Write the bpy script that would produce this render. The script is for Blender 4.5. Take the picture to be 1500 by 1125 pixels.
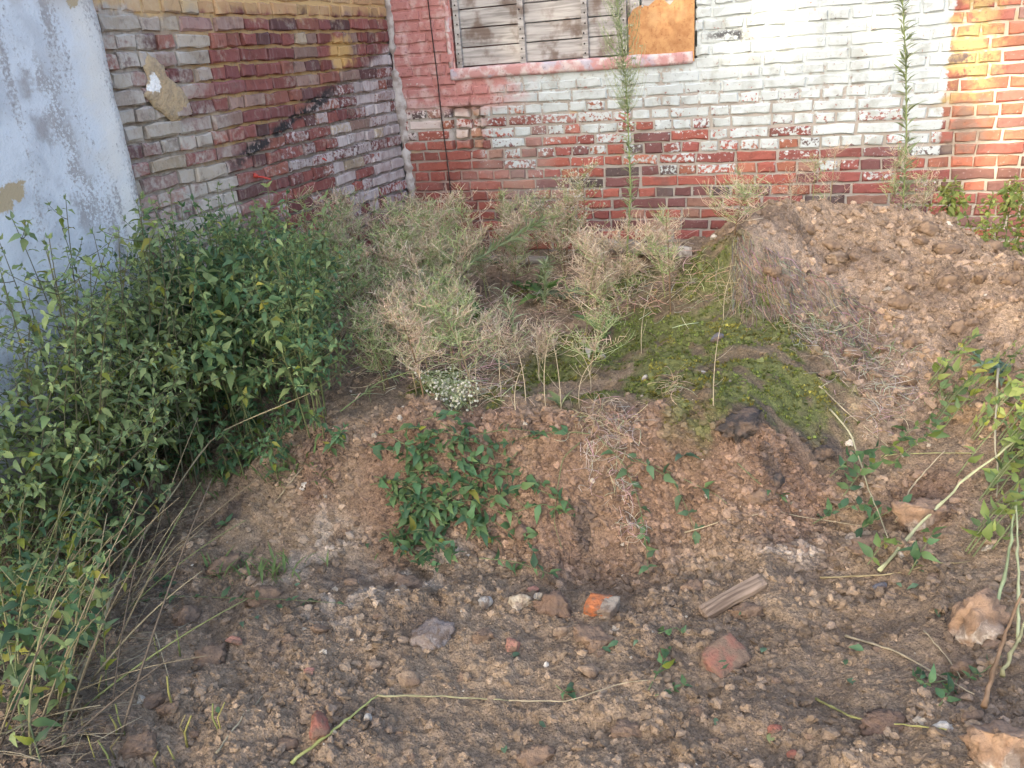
import bpy, math, random
import numpy as np
from mathutils import Matrix, Vector, Euler
for o in list(bpy.data.objects): bpy.data.objects.remove(o)
SC = bpy.context.scene
COL = SC.collection
rnd = random.Random(7); rng = np.random.default_rng(11)
# ------------------------------------------------------------------ camera
HC = 1.65
R3 = np.array([[0.94042792,-0.05684352,0.33520762],[0.33184228,0.36804964,-0.86857364],[-0.07400026,0.92806696,0.36498724]])
FPX = 1235.4265
cam = bpy.data.cameras.new('camera'); cam.sensor_width = 36; cam.lens = FPX/1500*36; cam.clip_start = .05; cam.clip_end = 500
co = bpy.data.objects.new('camera', cam); COL.objects.link(co); SC.camera = co
co.matrix_world = Matrix.Translation((0,0,HC)) @ Matrix([list(r) for r in R3]).to_4x4()
# ------------------------------------------------------------------ sky, sun, exposure
SUN = Vector((-0.22,-0.80,0.53)).normalized()          # towards the sun
el = math.asin(SUN.z); az = math.atan2(SUN.x, SUN.y)
wd = bpy.data.worlds.new('World'); SC.world = wd; wd.use_nodes = True
wn = wd.node_tree.nodes; wl = wd.node_tree.links
sky = wn.new('ShaderNodeTexSky'); sky.sky_type = 'NISHITA'; sky.sun_disc = False
sky.sun_elevation = el; sky.sun_rotation = az; sky.air_density = 1.0; sky.dust_density = 3.6; sky.ozone_density = 0.8
wl.new(sky.outputs[0], wn['Background'].inputs[0]); wn['Background'].inputs[1].default_value = 0.15
sl = bpy.data.lights.new('sun','SUN'); sl.energy = 2.0; sl.angle = math.radians(.6); sl.color = (1,.87,.66)
so = bpy.data.objects.new('sun', sl); COL.objects.link(so); so.rotation_euler = SUN.to_track_quat('Z','Y').to_euler()
VS = SC.view_settings; VS.view_transform = 'Standard'; VS.look = 'None'; VS.gamma = 1; VS.exposure = 2.2
# ------------------------------------------------------------------ helpers
def wray(px, py):
    d = R3 @ np.array([px-750, -(py-562.5), -FPX]); return d/np.linalg.norm(d)
def aty(px, py, y):
    r = wray(px,py); k = y/r[1]; return np.array([k*r[0], y, k*r[2]+HC])
def backuv(px, py, d=6.0):
    p = aty(px,py,d); return p[0], p[2]
def leftuv(px, py, x=-3.06):
    r = wray(px,py); k = x/r[0]; return k*r[1], k*r[2]+HC
def toPx(P):
    q = (np.asarray(P)-np.array([0,0,HC])) @ R3
    return 750-FPX*q[...,0]/q[...,2], 562.5+FPX*q[...,1]/q[...,2]
def tag(o, label=None, cat=None, group=None, kind=None):
    if label: o['label'] = label
    if cat: o['category'] = cat
    if group: o['group'] = group
    if kind: o['kind'] = kind
    return o
def empty(name, loc=(0,0,0)):
    o = bpy.data.objects.new(name, None); o.empty_display_size = .05; o.location = loc; COL.objects.link(o); return o
def link(name, me, mat=None, parent=None, loc=None):
    if mat and not me.materials: me.materials.append(mat)
    o = bpy.data.objects.new(name, me); COL.objects.link(o)
    if loc is not None: o.location = loc
    if parent: o.parent = parent; o.matrix_parent_inverse = Matrix.Translation(-Vector(parent.location))
    return o
def mesh_from(name, V, F, C=None, smooth=True):
    me = bpy.data.meshes.new(name)
    me.from_pydata([tuple(map(float,v)) for v in V] if not isinstance(V,np.ndarray) else V.tolist(), [], F if isinstance(F,list) else F.tolist())
    if C is not None:
        a = me.color_attributes.new('tint','FLOAT_COLOR','POINT')
        a.data.foreach_set('color', np.asarray(C,np.float32).ravel())
    if smooth: me.polygons.foreach_set('use_smooth', np.ones(len(me.polygons),bool))
    me.update(); return me
class MB:
    def __init__(s): s.V=[]; s.F=[]; s.C=[]; s.n=0
    def add(s, V, F, col=(1,1,1,1)):
        V = np.asarray(V,float); s.V.append(V); n = s.n
        s.F.extend([tuple(i+n for i in f) for f in F]); s.n += len(V)
        c = np.asarray(col,float)
        if c.ndim==1: c = np.tile(np.r_[c,1][:4], (len(V),1))
        s.C.append(c)
    def tube(s, P, r, n=4, col=(1,1,1,1)):
        P = np.asarray(P,float); m = len(P)
        r = np.asarray(r,float) if np.ndim(r) else np.linspace(r, r*.6, m)
        T = np.gradient(P, axis=0); T /= np.linalg.norm(T,axis=1)[:,None]+1e-9
        up = np.array([0,0,1.]) if abs(T[0][2])<.8 else np.array([1.,0,0])
        A = np.cross(T, up); A /= np.linalg.norm(A,axis=1)[:,None]+1e-9
        B = np.cross(T, A)
        an = np.arange(n)*2*math.pi/n
        V = (P[:,None]+r[:,None,None]*(np.cos(an)[None,:,None]*A[:,None]+np.sin(an)[None,:,None]*B[:,None])).reshape(-1,3)
        F = [(i*n+j, i*n+(j+1)%n, (i+1)*n+(j+1)%n, (i+1)*n+j) for i in range(m-1) for j in range(n)]
        F += [tuple(range(n))[::-1], tuple((m-1)*n+j for j in range(n))]
        s.add(V, F, col)
    def build(s, name, mat, parent=None, smooth=True):
        return link(name, mesh_from(name, np.concatenate(s.V), s.F, np.concatenate(s.C), smooth), mat, parent)
# numpy noise
def _h(i, j, k=0):
    n = (i*374761393 + j*668265263 + k*2147483647*0 + k*1274126177) & 0xffffffff
    n = ((n ^ (n>>13))*1274126177) & 0xffffffff
    return ((n ^ (n>>16)) & 0xffff)/65535.0
def vnoise(x, y, seed=0):
    xi = np.floor(x).astype(np.int64); yi = np.floor(y).astype(np.int64)
    fx = x-xi; fy = y-yi; fx = fx*fx*(3-2*fx); fy = fy*fy*(3-2*fy)
    a=_h(xi,yi,seed); b=_h(xi+1,yi,seed); c=_h(xi,yi+1,seed); d=_h(xi+1,yi+1,seed)
    return (a*(1-fx)+b*fx)*(1-fy)+(c*(1-fx)+d*fx)*fy
def fbm(x, y, o=4, seed=0):
    s=0; a=.5
    for k in range(o): s = s+a*vnoise(x,y,seed+k*17); x=x*2.03+7.1; y=y*2.03+3.7; a*=.5
    return s/(1-.5**o)
def domes(x, y, cell, seed=0):
    X=x/cell; Y=y/cell; xi=np.floor(X).astype(np.int64); yi=np.floor(Y).astype(np.int64); h=np.zeros_like(X)
    for i in (-1,0,1):
        for j in (-1,0,1):
            a=xi+i; b=yi+j
            cx=a+_h(a,b,seed); cy=b+_h(a,b,seed+5); r=.35+.5*_h(a,b,seed+9)
            q=1-((X-cx)**2+(Y-cy)**2)/(r*r)
            h=np.maximum(h, r*np.sqrt(np.maximum(q,0))*(_h(a,b,seed+13)**1.5))
    return h
def sst(a,b,x): t=np.clip((x-a)/(b-a),0,1); return t*t*(3-2*t)
# shader expression helper
class S:
    T=None
    def __init__(s, sock): s.k=sock
    def _m(s, op, b=None, c=None, rev=False):
        n=S.T.nodes.new('ShaderNodeMath'); n.operation=op
        for i,v in enumerate([b,s,c] if rev else [s,b,c]):
            if v is None: continue
            if isinstance(v,S): S.T.links.new(v.k, n.inputs[i])
            else: n.inputs[i].default_value=v
        return S(n.outputs[0])
    def __add__(s,o): return s._m('ADD',o)
    __radd__=__add__
    def __mul__(s,o): return s._m('MULTIPLY',o)
    __rmul__=__mul__
    def __sub__(s,o): return s._m('SUBTRACT',o)
    def __rsub__(s,o): return s._m('SUBTRACT',o,rev=True)
    def max(s,o): return s._m('MAXIMUM',o)
    def min(s,o): return s._m('MINIMUM',o)
    def pow(s,o): return s._m('POWER',o)
    def abs(s): return s._m('ABSOLUTE')
    def sst(s,a,b):
        n=S.T.nodes.new('ShaderNodeMapRange'); n.interpolation_type='SMOOTHSTEP'
        S.T.links.new(s.k,n.inputs[0])
        for i,v in ((1,a),(2,b)):
            if isinstance(v,S): S.T.links.new(v.k,n.inputs[i])
            else: n.inputs[i].default_value=v
        return S(n.outputs[0])
def noise(scale, detail=4, vec=None, rough=.55, dist=0):
    n=S.T.nodes.new('ShaderNodeTexNoise'); n.inputs['Scale'].default_value=scale; n.inputs['Detail'].default_value=detail
    n.inputs['Roughness'].default_value=rough; n.inputs['Distortion'].default_value=dist
    S.T.links.new((vec or pos()).k, n.inputs['Vector']); return S(n.outputs['Fac'])
def voro(scale, vec=None):
    n=S.T.nodes.new('ShaderNodeTexVoronoi'); n.inputs['Scale'].default_value=scale
    S.T.links.new((vec or pos()).k, n.inputs['Vector']); return S(n.outputs['Distance'])
def pos(): return S(S.T.nodes.new('ShaderNodeNewGeometry').outputs['Position'])
def objc(): return S(S.T.nodes.new('ShaderNodeTexCoord').outputs['Object'])
def xyz(v=None):
    n=S.T.nodes.new('ShaderNodeSeparateXYZ'); S.T.links.new((v or pos()).k,n.inputs[0]); return [S(o) for o in n.outputs]
def vscale(v, sx, sy, sz):
    n=S.T.nodes.new('ShaderNodeVectorMath'); n.operation='MULTIPLY'; S.T.links.new(v.k,n.inputs[0]); n.inputs[1].default_value=(sx,sy,sz); return S(n.outputs[0])
def attr(name='tint', typ='GEOMETRY'):
    n=S.T.nodes.new('ShaderNodeAttribute'); n.attribute_name=name; n.attribute_type=typ; return S(n.outputs['Color']), S(n.outputs['Alpha'])
def orand(): return S(S.T.nodes.new('ShaderNodeObjectInfo').outputs['Random'])
def mix(a,b,f,mode='MIX'):
    n=S.T.nodes.new('ShaderNodeMix'); n.data_type='RGBA'; n.blend_type=mode; n.clamp_factor=True
    for i,v in ((0,f),(6,a),(7,b)):
        if isinstance(v,S): S.T.links.new(v.k,n.inputs[i])
        elif i==0: n.inputs[0].default_value=v
        else: n.inputs[i].default_value=(*v,1)
    return S(n.outputs[2])
def gray(s):
    n=S.T.nodes.new('ShaderNodeCombineColor')
    for i in range(3): S.T.links.new(s.k,n.inputs[i])
    return S(n.outputs[0])
def begin(name):
    m=bpy.data.materials.new(name); m.use_nodes=True; S.T=m.node_tree; return m
def finish(m, col, rough=.85, bump=None, bstr=.4, bdist=.004, transl=0, spec=.3, metal=0):
    p=m.node_tree.nodes['Principled BSDF']; L=m.node_tree.links
    if isinstance(col,S): L.new(col.k,p.inputs['Base Color'])
    else: p.inputs['Base Color'].default_value=(*col,1)
    if isinstance(rough,S): L.new(rough.k,p.inputs['Roughness'])
    else: p.inputs['Roughness'].default_value=rough
    p.inputs['Specular IOR Level'].default_value=spec; p.inputs['Metallic'].default_value=metal
    if bump is not None:
        b=m.node_tree.nodes.new('ShaderNodeBump'); b.inputs['Strength'].default_value=bstr; b.inputs['Distance'].default_value=bdist
        L.new(bump.k,b.inputs['Height']); L.new(b.outputs[0],p.inputs['Normal'])
    if transl:
        t=m.node_tree.nodes.new('ShaderNodeBsdfTranslucent'); ms=m.node_tree.nodes.new('ShaderNodeMixShader')
        if isinstance(col,S): L.new(col.k,t.inputs[0])
        ms.inputs[0].default_value=transl; L.new(p.outputs[0],ms.inputs[1]); L.new(t.outputs[0],ms.inputs[2])
        L.new(ms.outputs[0], m.node_tree.nodes['Material Output'].inputs[0])
    return m
M={}
# ------------------------------------------------------------------ wall materials
def brick_finish(m, base, paint_layers, mortar=False):
    """base colour + list of (mask, colour) layers"""
    c=base
    for mask,colr in paint_layers: c=mix(c,colr,mask)
    g=noise(90,5); 
    c=mix(c,gray(noise(55,6)*.9+.28),.35,'MULTIPLY') if False else mix(c,(0.02,0.015,0.012),(noise(34,6).sst(.60,.78))*.45)
    return finish(m,c,.88,noise(140,6)*.5+noise(30,4),.6,.006)
def spread(n,k=2.3): return (n-.5)*k+.5
def back_layers(mortar):
    x,y,z=xyz()
    _,br=attr()
    big=spread(noise(2.2,3),1.8); fine=spread(noise(38,5,rough=.65),2.6); med=spread(noise(9,4),2.2)
    zb=(x*-.07)+1.07+(big-.5)*.16                 # lower limit of the limewash
    cover=(z-(zb-.46))*1.42
    if mortar: n=fine*.35+med*.45+.52; n2=fine*.4+med*.3+.2
    else: n=fine*.62+br*.52-.08; n2=n
    edge=(x+(fine-.5)*.022+(med-.5)*.02).sst(.668,.652)
    flake=(fine*.62+med*.45).sst(.80,.90)*.85
    white=(cover-n).sst(-.05,.06)*(1-flake)*edge*(x+(med-.5)*.10).sst(-2.44,-2.34)
    # thinner remnants of whitewash near the corner
    cor=((z+(med-.5)*.16).sst(1.02,1.16))*((x).sst(-2.30,-2.42))
    cwhite=(fine*.6+br*.5).sst(.42,.52)*cor*(.25 if mortar else .8)
    wcol=mix(mix((.44,.485,.49),(.34,.365,.35),med.sst(.45,.9)),(.33,.29,.25),fine.sst(.74,1.0)*.7)
    pinkz=z+(med-.5)*.10+(big-.5)*.05
    pink=(pinkz.sst(1.24,1.36))*((x+(med-.5)*.35+(z-1.45)*.15).sst(-1.95,-2.35))
    pink=pink*(1-(fine*.6+br*.35).sst(.80,.90)*.8)
    pcol=mix(mix((.40,.185,.17),(.50,.34,.32),med.sst(.42,.85)),(.20,.09,.085),fine.sst(.62,.95)*.75)
    tar=((x+.62+(med-.5)*.18).abs().sst(.20,.05))*((z-1.655+(x+.62)*.05+(fine-.5)*.05+(med-.5)*.07).abs().sst(.055,.0))
    tar=tar*fine.sst(.25,.5)
    ochre=((x-.80+(med-.5)*.22).abs().sst(.17,.06))*((z+(med-.5)*.35).sst(1.12,1.34))*(fine*.5+med*.6).sst(.3,.6)*.9
    dirt=((x-.80+(med-.5)*.25).abs().sst(.15,.03))*((z-1.02+(med-.5)*.2).abs().sst(.22,.08))*.75
    out=[(cwhite,mix((.72,.68,.64),(.55,.45,.42),med)),(white,wcol),(pink,pcol)]
    out+=[(tar,(.06,.06,.065)),(ochre,(.36,.27,.12)),(dirt,(.20,.15,.12))]
    return out
m=begin('back_wall_brick'); c,_=attr(); fn=noise(22,5)
base=mix(c,mix(c,(.10,.035,.03),.8),fn.sst(.52,.72)*.55); base=mix(base,(.50,.40,.36),spread(noise(48,6,rough=.7),2.4).sst(.72,.95)*.55); base=mix(base,(.09,.06,.055),spread(noise(5,4),2.2).sst(.6,.9)*.45); base=mix(base,(.40,.33,.29),spread(noise(1.6,4),2.2).sst(.55,.95)*.35)
M['bbrick']=brick_finish(m,base,back_layers(False))
m=begin('back_wall_mortar'); x,y,z=xyz(); fn=noise(60,5)
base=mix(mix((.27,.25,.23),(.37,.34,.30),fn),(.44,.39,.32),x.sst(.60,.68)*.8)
base=mix(base,(.46,.30,.12),noise(3.2,4).sst(.62,.72)*.7); base=mix(base,(.30,.14,.11),x.sst(-1.9,-2.5)*z.sst(1.1,.8)*.45)
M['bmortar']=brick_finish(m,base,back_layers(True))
def left_layers(mortar):
    x,y,z=xyz(); _,br=attr()
    big=spread(noise(2.0,3),1.8); fine=spread(noise(36,5,rough=.65),2.6); med=spread(noise(8,4),2.2)
    # the roof line of a vanished lean-to: bare red brick above, lime and grey wash below
    line=z-(1.21+(y-4.0)*.27)
    low=(line+(med-.5)*.05).sst(.03,-.03)*z.sst(.42,.80)
    wash=low*(fine*.55+br*.55-(y-4.3).abs()*-.03).sst((y-4.7)*.28+.52,(y-4.7)*.28+.34)*(.45 if mortar else .85)
    greyend=(y+(med-.5)*.5+(z-1.5)*.5).sst(4.15,3.45)*(fine*.45+med*.5+br*.4).sst(.95,.45)
    tarl=((line-.0+(med-.5)*.05).abs().sst(.050,.018))*fine.sst(.15,.4)*((y-4.55).abs().sst(.85,.4))*med.sst(.32,.55)
    lichen=med.sst(.62,.82)*fine.sst(.3,.7)*.35
    och=((z+(med-.5)*.10).sst(1.93,1.99))*(.9 if mortar else .6)
    och2=((y-5.28+(med-.5)*.25).abs().sst(.22,.10))*((z-1.74+(med-.5)*.12).abs().sst(.11,.05))*.85
    streak=spread(noise(1,4,vscale(pos(),60,60,6)),2.4).sst(.55,.9)*.45
    wc=mix(mix((.54,.50,.49),(.38,.33,.32),med.sst(.3,.8)),(.24,.17,.16),streak)
    return [(lichen,(.42,.37,.30)),(greyend,mix((.42,.38,.33),(.28,.24,.22),streak)),(wash,wc),(streak*.25,(.55,.5,.48)),(tarl,(.035,.033,.035)),(och,(.58,.40,.19)),(och2,(.55,.36,.14))]
m=begin('left_wall_brick'); c,_=attr(); fn=noise(24,5)
base=mix(c,mix(c,(.08,.03,.028),.8),fn.sst(.52,.72)*.6)
M['lbrick']=brick_finish(m,base,left_layers(False))
m=begin('left_wall_mortar'); x,y,z=xyz(); fn=noise(50,5)
base=mix((.24,.20,.17),(.44,.29,.14),((z-(1.21+(y-4.0)*.27)).sst(-.05,.10))*y.sst(3.4,4.0)); base=mix(base,(.2,.17,.15),fn.sst(.5,.75)*.6)
M['lmortar']=brick_finish(m,base,left_layers(True)[1:])
m=begin('limewashed_plaster'); x,y,z=xyz()
med=spread(noise(7,5),2.2); fine=spread(noise(70,5,rough=.7),2.4); run=spread(noise(1,5,vscale(pos(),9,9,1.3)),2.4)
c=mix((.54,.585,.63),(.43,.465,.51),med.sst(.3,.9)); c=mix(c,(.72,.70,.64),(y+(med-.5)*.3).sst(2.85,3.15)*.6)
c=mix(c,(.30,.29,.29),(fine*.55+run*.75).sst(.70,.98)*.9); c=mix(c,(.20,.2,.21),fine.sst(.80,1.0)*.75)
c=mix(c,(.40,.37,.33),z.sst(1.93,2.02)*med.sst(.3,.6)*.8)
c=mix(c,(.30,.29,.29),((y-2.80+(z-1.5)*.12+(med-.5)*.22).abs().sst(.10,.02))*z.sst(1.0,1.15)*z.sst(1.85,1.7)*(fine*.6+med*.5).sst(.42,.55)*.85)
c=mix(c,(.22,.17,.13),(z+(med-.5)*.35).sst(.45,.1)*.8)
for (py_,pz_,rr) in ((2.515,1.275,.055),(3.02,1.985,.05),(2.45,1.25,.05)):
    d=((y-py_)*(y-py_)+(z-pz_)*(z-pz_)).pow(.5)+(med-.5)*.09+(fine-.5)*.02
    c=mix(c,(.38,.31,.20),d.sst(rr,rr-.012))
M['plaster']=finish(m,c,.9,fine*.35+med*.7,.6,.008)
m=begin('old_render'); f=noise(30,5); x,y,z=xyz(); d=((y-3.47)*(y-3.47)+(z-1.64)*(z-1.64)).pow(.5)+(noise(22,4)-.5)*.10
M['render']=finish(m,mix(mix((.44,.33,.20),(.32,.25,.17),f.sst(.4,.7)),(.8,.79,.76),d.sst(.045,.03)),.95,noise(80,5)+noise(20,4),.9,.008)
m=begin('pale_mortar'); M['seam']=finish(m,mix((.26,.22,.20),(.45,.42,.40),noise(14,6).sst(.38,.62)),.95,noise(50,5),.6,.008)
m=begin('weathered_wood'); v=vscale(objc(),3,30,45); g=noise(1,6,v,dist=.6); st=noise(4,4,objc())
c=mix((.20,.19,.18),(.42,.405,.39),g.sst(.28,.66)); c=mix(c,(.12,.08,.06),noise(2.3,4,vscale(objc(),3,3,3)).sst(.48,.66)*.8); c=mix(c,(.42,.40,.38),st.sst(.5,.75)*.5)
M['wood']=finish(m,c,.85,g,.5,.003)
m=begin('grey_log_wood'); g=noise(1,6,vscale(objc(),4,50,50),dist=.5)
M['beam']=finish(m,mix((.16,.13,.10),(.46,.42,.36),g.sst(.3,.7)),.9,g,.8,.006)
m=begin('old_plank_wood'); g=noise(1,6,vscale(objc(),6,70,70),dist=.5)
M['plank']=finish(m,mix((.10,.07,.05),(.28,.21,.155),g.sst(.3,.7)),.85,g,.8,.004)
m=begin('rusty_iron'); f=noise(9,6,rough=.7); g=noise(60,4)
c=mix((.32,.15,.065),(.46,.26,.115),f.sst(.35,.65)); c=mix(c,(.18,.07,.035),g.sst(.55,.75)*.7); c=mix(c,(.48,.34,.18),noise(3,3).sst(.55,.7)*.5)
M['rust']=finish(m,c,.9,g,.5,.002)
m=begin('pink_limewash'); f=noise(14,5); c=mix((.44,.24,.23),(.54,.46,.45),f.sst(.42,.62)); c=mix(c,(.36,.37,.45),noise(6,4).sst(.54,.62)*.7); c=mix(c,(.2,.15,.14),noise(40,4).sst(.58,.7)*.6)
M['pink']=finish(m,c,.9,noise(50,5),.5,.005)
m=begin('black_cable'); M['cable']=finish(m,(.03,.022,.02),.6)
m=begin('red_plastic'); M['redp']=finish(m,(.42,.06,.045),.55)
# ------------------------------------------------------------------ brick walls
D=6.0; XL=-3.06
Bpal=[((.27,.085,.065),5),((.22,.072,.062),4),((.15,.068,.066),3),((.095,.070,.068),2),((.29,.115,.075),2),((.26,.145,.11),2),((.30,.10,.075),2)]
Lpal=[((.21,.075,.064),6),((.175,.066,.062),4),((.115,.058,.056),2),((.25,.10,.075),2),((.36,.29,.21),1),((.26,.17,.14),2)]
def pick(pal): return rnd.choices([p for p,_ in pal],[w for _,w in pal])[0]
def brick_mesh(u0,u1,z0,z1,d0,depth,wall,colr,tilt=0,rough=1):
    b=.006; j=lambda a:rnd.uniform(-a,a)*rough
    f=[]
    nU=4 if u1-u0>.17 else 3
    us=np.linspace(u0+b,u1-b,nU); zs=[z0+b,z1-b]
    V=[]
    ring=[(u,zs[0]) for u in us]+[(u,zs[1]) for u in us[::-1]]
    for (u,z) in ring: V.append((u+j(.002),d0+j(.0025),z+j(.003)))
    n=len(ring)
    for (u,z) in ring:
        uo=u0 if u<=us[0]+1e-6 else (u1 if u>=us[-1]-1e-6 else u); zo=z0 if z==zs[0] else z1
        V.append((uo+j(.003),d0+b+abs(j(.003)),zo+j(.0035)))
    for (u,z) in ring:
        uo=u0 if u<=us[0]+1e-6 else (u1 if u>=us[-1]-1e-6 else u); zo=z0 if z==zs[0] else z1
        V.append((uo,d0+depth,zo))
    F=[(k,k+1,n-2-k,n-1-k) for k in range(nU-1)]
    for k in range(n):
        k2=(k+1)%n; F.append((k,n+k,n+k2,k2)); F.append((n+k,2*n+k,2*n+k2,n+k2))
    um=(u0+u1)/2
    W=[]
    for (u,d,z) in V:
        z=z+(u-um)*tilt
        W.append((u,D+d,z) if wall=='b' else (XL-d,u,z))
    if wall=='l': F=[q[::-1] for q in F]
    C=[(*colr,rnd.random())]*1
    r=rnd.random()
    return W,F,np.tile(np.array([*colr,r]),(len(W),1))
def make_wall(wall, rows, root, mat, label_far):
    """rows: list of (z0,z1,[(u0,u1)],...)."""
    items=[]
    for (u0,u1,z0,z1,d0,depth,colr,tilt,rg) in rows:
        W,F,C=brick_mesh(u0,u1,z0,z1,d0,depth,wall,colr,tilt,rg)
        ctr=np.mean(W,axis=0); px,py=toPx(ctr)
        dist=np.linalg.norm(ctr-np.array([0,0,HC]))
        vis=-15<px<1515 and -10<py<(380 if wall=='b' else 400)
        n=np.array([0,-1,0]) if wall=='b' else np.array([1,0,0])
        cosv=abs(np.dot(ctr-np.array([0,0,HC]),n))/dist
        area=(u1-u0)*(z1-z0)*cosv/dist**2
        items.append((area if vis else 0,W,F,C))
    items.sort(key=lambda t:-t[0])
    far=MB()
    for i,(a,W,F,C) in enumerate(items):
        if i<300 and a>0:
            me=mesh_from('brick',W,F,C,False); link('brick',me,mat,root)
        else: far.add(W,F,C)
    o=far.build('further_bricks',mat,root,False); o['kind']='stuff'
def course(u0,u1,stretch,off):
    out=[]; u=u0-off
    while u<u1:
        L=.245 if stretch else .115
        if rnd.random()<.10: L=.118 if stretch else .248
        if rnd.random()<.03: L=.18
        L*=rnd.uniform(.965,1.03)
        a,b=max(u,u0),min(u+L,u1)
        if b-a>.03: out.append((a,b))
        u+=L+rnd.uniform(.011,.019)
    return out
# --- back wall (faces the camera); window opening
WU0,WU1,WZ0,WZ1=-2.57,-.845,1.52,2.55
pb=.0758; rows=[]
kz=1.037
for k in range(-30,14):
    zc=kz-pb*k; z0,z1=zc-.0295,zc+.0295
    stretch=(k%2==0)
    for (a,b) in course(-3.05,3.4,stretch,rnd.uniform(0,.25)):
        segs=[(a,b)]
        if z1>WZ0 and z0<WZ1:
            segs=[]
            if a<WU0: segs.append((a,min(b,WU0)))
            if b>WU1: segs.append((max(a,WU1),b))
        niche=(-4<=k<=0)
        ns=[]
        for (p,q) in segs:
            if niche and k>-4+0 and q>-2.625 and p<-2.40:
                if p<-2.64: ns.append((p,-2.635))
                if q>-2.385: ns.append((-2.395,q))
            else: ns.append((p,q))
        for (p,q) in ns:
            if q-p<.025: continue
            colr=pick(Bpal)
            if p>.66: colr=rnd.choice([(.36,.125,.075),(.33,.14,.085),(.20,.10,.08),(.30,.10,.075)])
            if p<-2.4 and zc<1.0: colr=rnd.choice([(.25,.080,.062),(.28,.088,.065),(.21,.075,.06)])
            s=rnd.uniform(.8,1.2)
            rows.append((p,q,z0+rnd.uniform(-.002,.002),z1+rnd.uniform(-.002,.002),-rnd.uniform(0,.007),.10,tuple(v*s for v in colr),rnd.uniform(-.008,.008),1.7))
for k in range(-3,1):      # rough bricks of the robbed-out niche
    zc=kz-pb*k; u=-2.612+rnd.uniform(-.01,.01); L1=rnd.choice([.075,.09,.115])
    for (p,q) in ((u,u+L1),(u+L1+.03,-2.41)):
        rows.append((p,q,zc-.027,zc+.026,.026+rnd.uniform(0,.016),.08,rnd.choice([(.46,.30,.19),(.40,.22,.15),(.33,.11,.08)]),rnd.uniform(-.08,.08),3.2))
bw=empty('brick_wall',(0.2,6.3,0)); tag(bw,'long red brick back wall with peeling white and pink limewash and a boarded window','wall')
make_wall('b',rows,bw,M['bbrick'],'')
def mortar_sheet(wall,u0,u1,z0,z1,step,depthf,mat,root,hole=None,name='mortar_bed'):
    us=np.arange(u0,u1+1e-6,step); zs=np.arange(z0,z1+1e-6,step)
    U,Z=np.meshgrid(us,zs); d=depthf(U,Z)
    V=np.stack([U,D+d,Z] if wall=='b' else [XL-d,U,Z],-1).reshape(-1,3); nu=len(us); F=[]
    for i in range(len(zs)-1):
        for j in range(nu-1):
            if hole and hole[0]<us[j]+step/2<hole[1] and hole[2]<zs[i]+step/2<hole[3]: continue
            q=(i*nu+j,i*nu+j+1,(i+1)*nu+j+1,(i+1)*nu+j); F.append(q if wall=='b' else q[::-1])
    return link(name,mesh_from(name,V,F,np.tile([1,1,1,.5],(len(V),1))),mat,root)
def bd(U,Z):
    d=.004+.006*fbm(U*14,Z*14,3)+.004*(Z<1.05)
    nic=sst(-2.65,-2.625,U)*sst(-2.375,-2.40,U)*sst(.985,1.0,Z)*sst(1.315,1.30,Z)
    return d+.085*nic
mortar_sheet('b',-3.06,3.4,-.3,3.4,.025,bd,M['bmortar'],bw,(WU0,WU1,WZ0,WZ1))
def box(mb,lo,hi,col=(1,1,1,1)):
    (x0,y0,z0),(x1,y1,z1)=lo,hi
    V=[(x0,y0,z0),(x1,y0,z0),(x1,y1,z0),(x0,y1,z0),(x0,y0,z1),(x1,y0,z1),(x1,y1,z1),(x0,y1,z1)]
    mb.add(V,[(0,3,2,1),(4,5,6,7),(0,1,5,4),(1,2,6,5),(2,3,7,6),(3,0,4,7)],col)
mb=MB()
for lo,hi in (((-3.06,6.11,-.4),(3.4,6.45,WZ0)),((-3.06,6.11,WZ1),(3.4,6.45,3.42)),((-3.06,6.11,WZ0),(WU0,6.45,WZ1)),((WU1,6.11,WZ0),(3.4,6.45,WZ1)),((WU0,6.25,WZ0),(WU1,6.45,WZ1)),((-3.06,5.97,3.42),(3.4,6.46,3.50))): box(mb,lo,hi)
mb.build('core',M['bmortar'],bw,False)
# reveal faces and sill
def slab(name,mat,parent,lo,hi,step=.04,amp=.004,bev=.006,seed=0):
    """subdivided, slightly wobbly box"""
    lo=np.array(lo,float); hi=np.array(hi,float); c=(lo+hi)/2; h=(hi-lo)/2
    n=[max(2,int(round(2*h[i]/step))+1) for i in range(3)]
    idx={}; V=[]; F=[]
    def vid(p):
        k=tuple(p)
        if k not in idx: idx[k]=len(V); V.append([lo[i]+2*h[i]*p[i]/(n[i]-1) for i in range(3)])
        return idx[k]
    for ax in range(3):
        a,b=[i for i in range(3) if i!=ax]
        for e in (0,n[ax]-1):
            for i in range(n[a]-1):
                for j in range(n[b]-1):
                    q=[]
                    for (s,t) in ((0,0),(1,0),(1,1),(0,1)):
                        p=[0,0,0]; p[ax]=e; p[a]=i+s; p[b]=j+t; q.append(vid(p))
                    F.append(tuple(q) if (e>0)==(ax!=1) else tuple(q[::-1]))
    V=np.array(V); P=V*9+seed
    w=np.stack([fbm(P[:,1]+3,P[:,2]*1.3+P[:,0],3,seed)-.5,fbm(P[:,0]+9,P[:,2]*1.3+P[:,1],3,seed+3)-.5,fbm(P[:,0]+5,P[:,1]+P[:,2],3,seed+6)-.5],-1)
    # round the long edges
    q=np.abs(V-c)/h; edge=(q>.999).sum(1)
    V=V-np.where(edge[:,None]>=2,np.sign(V-c)*bev,0)+w*2*amp
    return link(name,mesh_from(name,V,F,None,'ood' not in mat.name),mat,parent)
slab('sill',M['pink'],bw,(-2.60,5.982,1.492),(-.86,6.13,1.573),.02,.006,.004,3)
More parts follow.
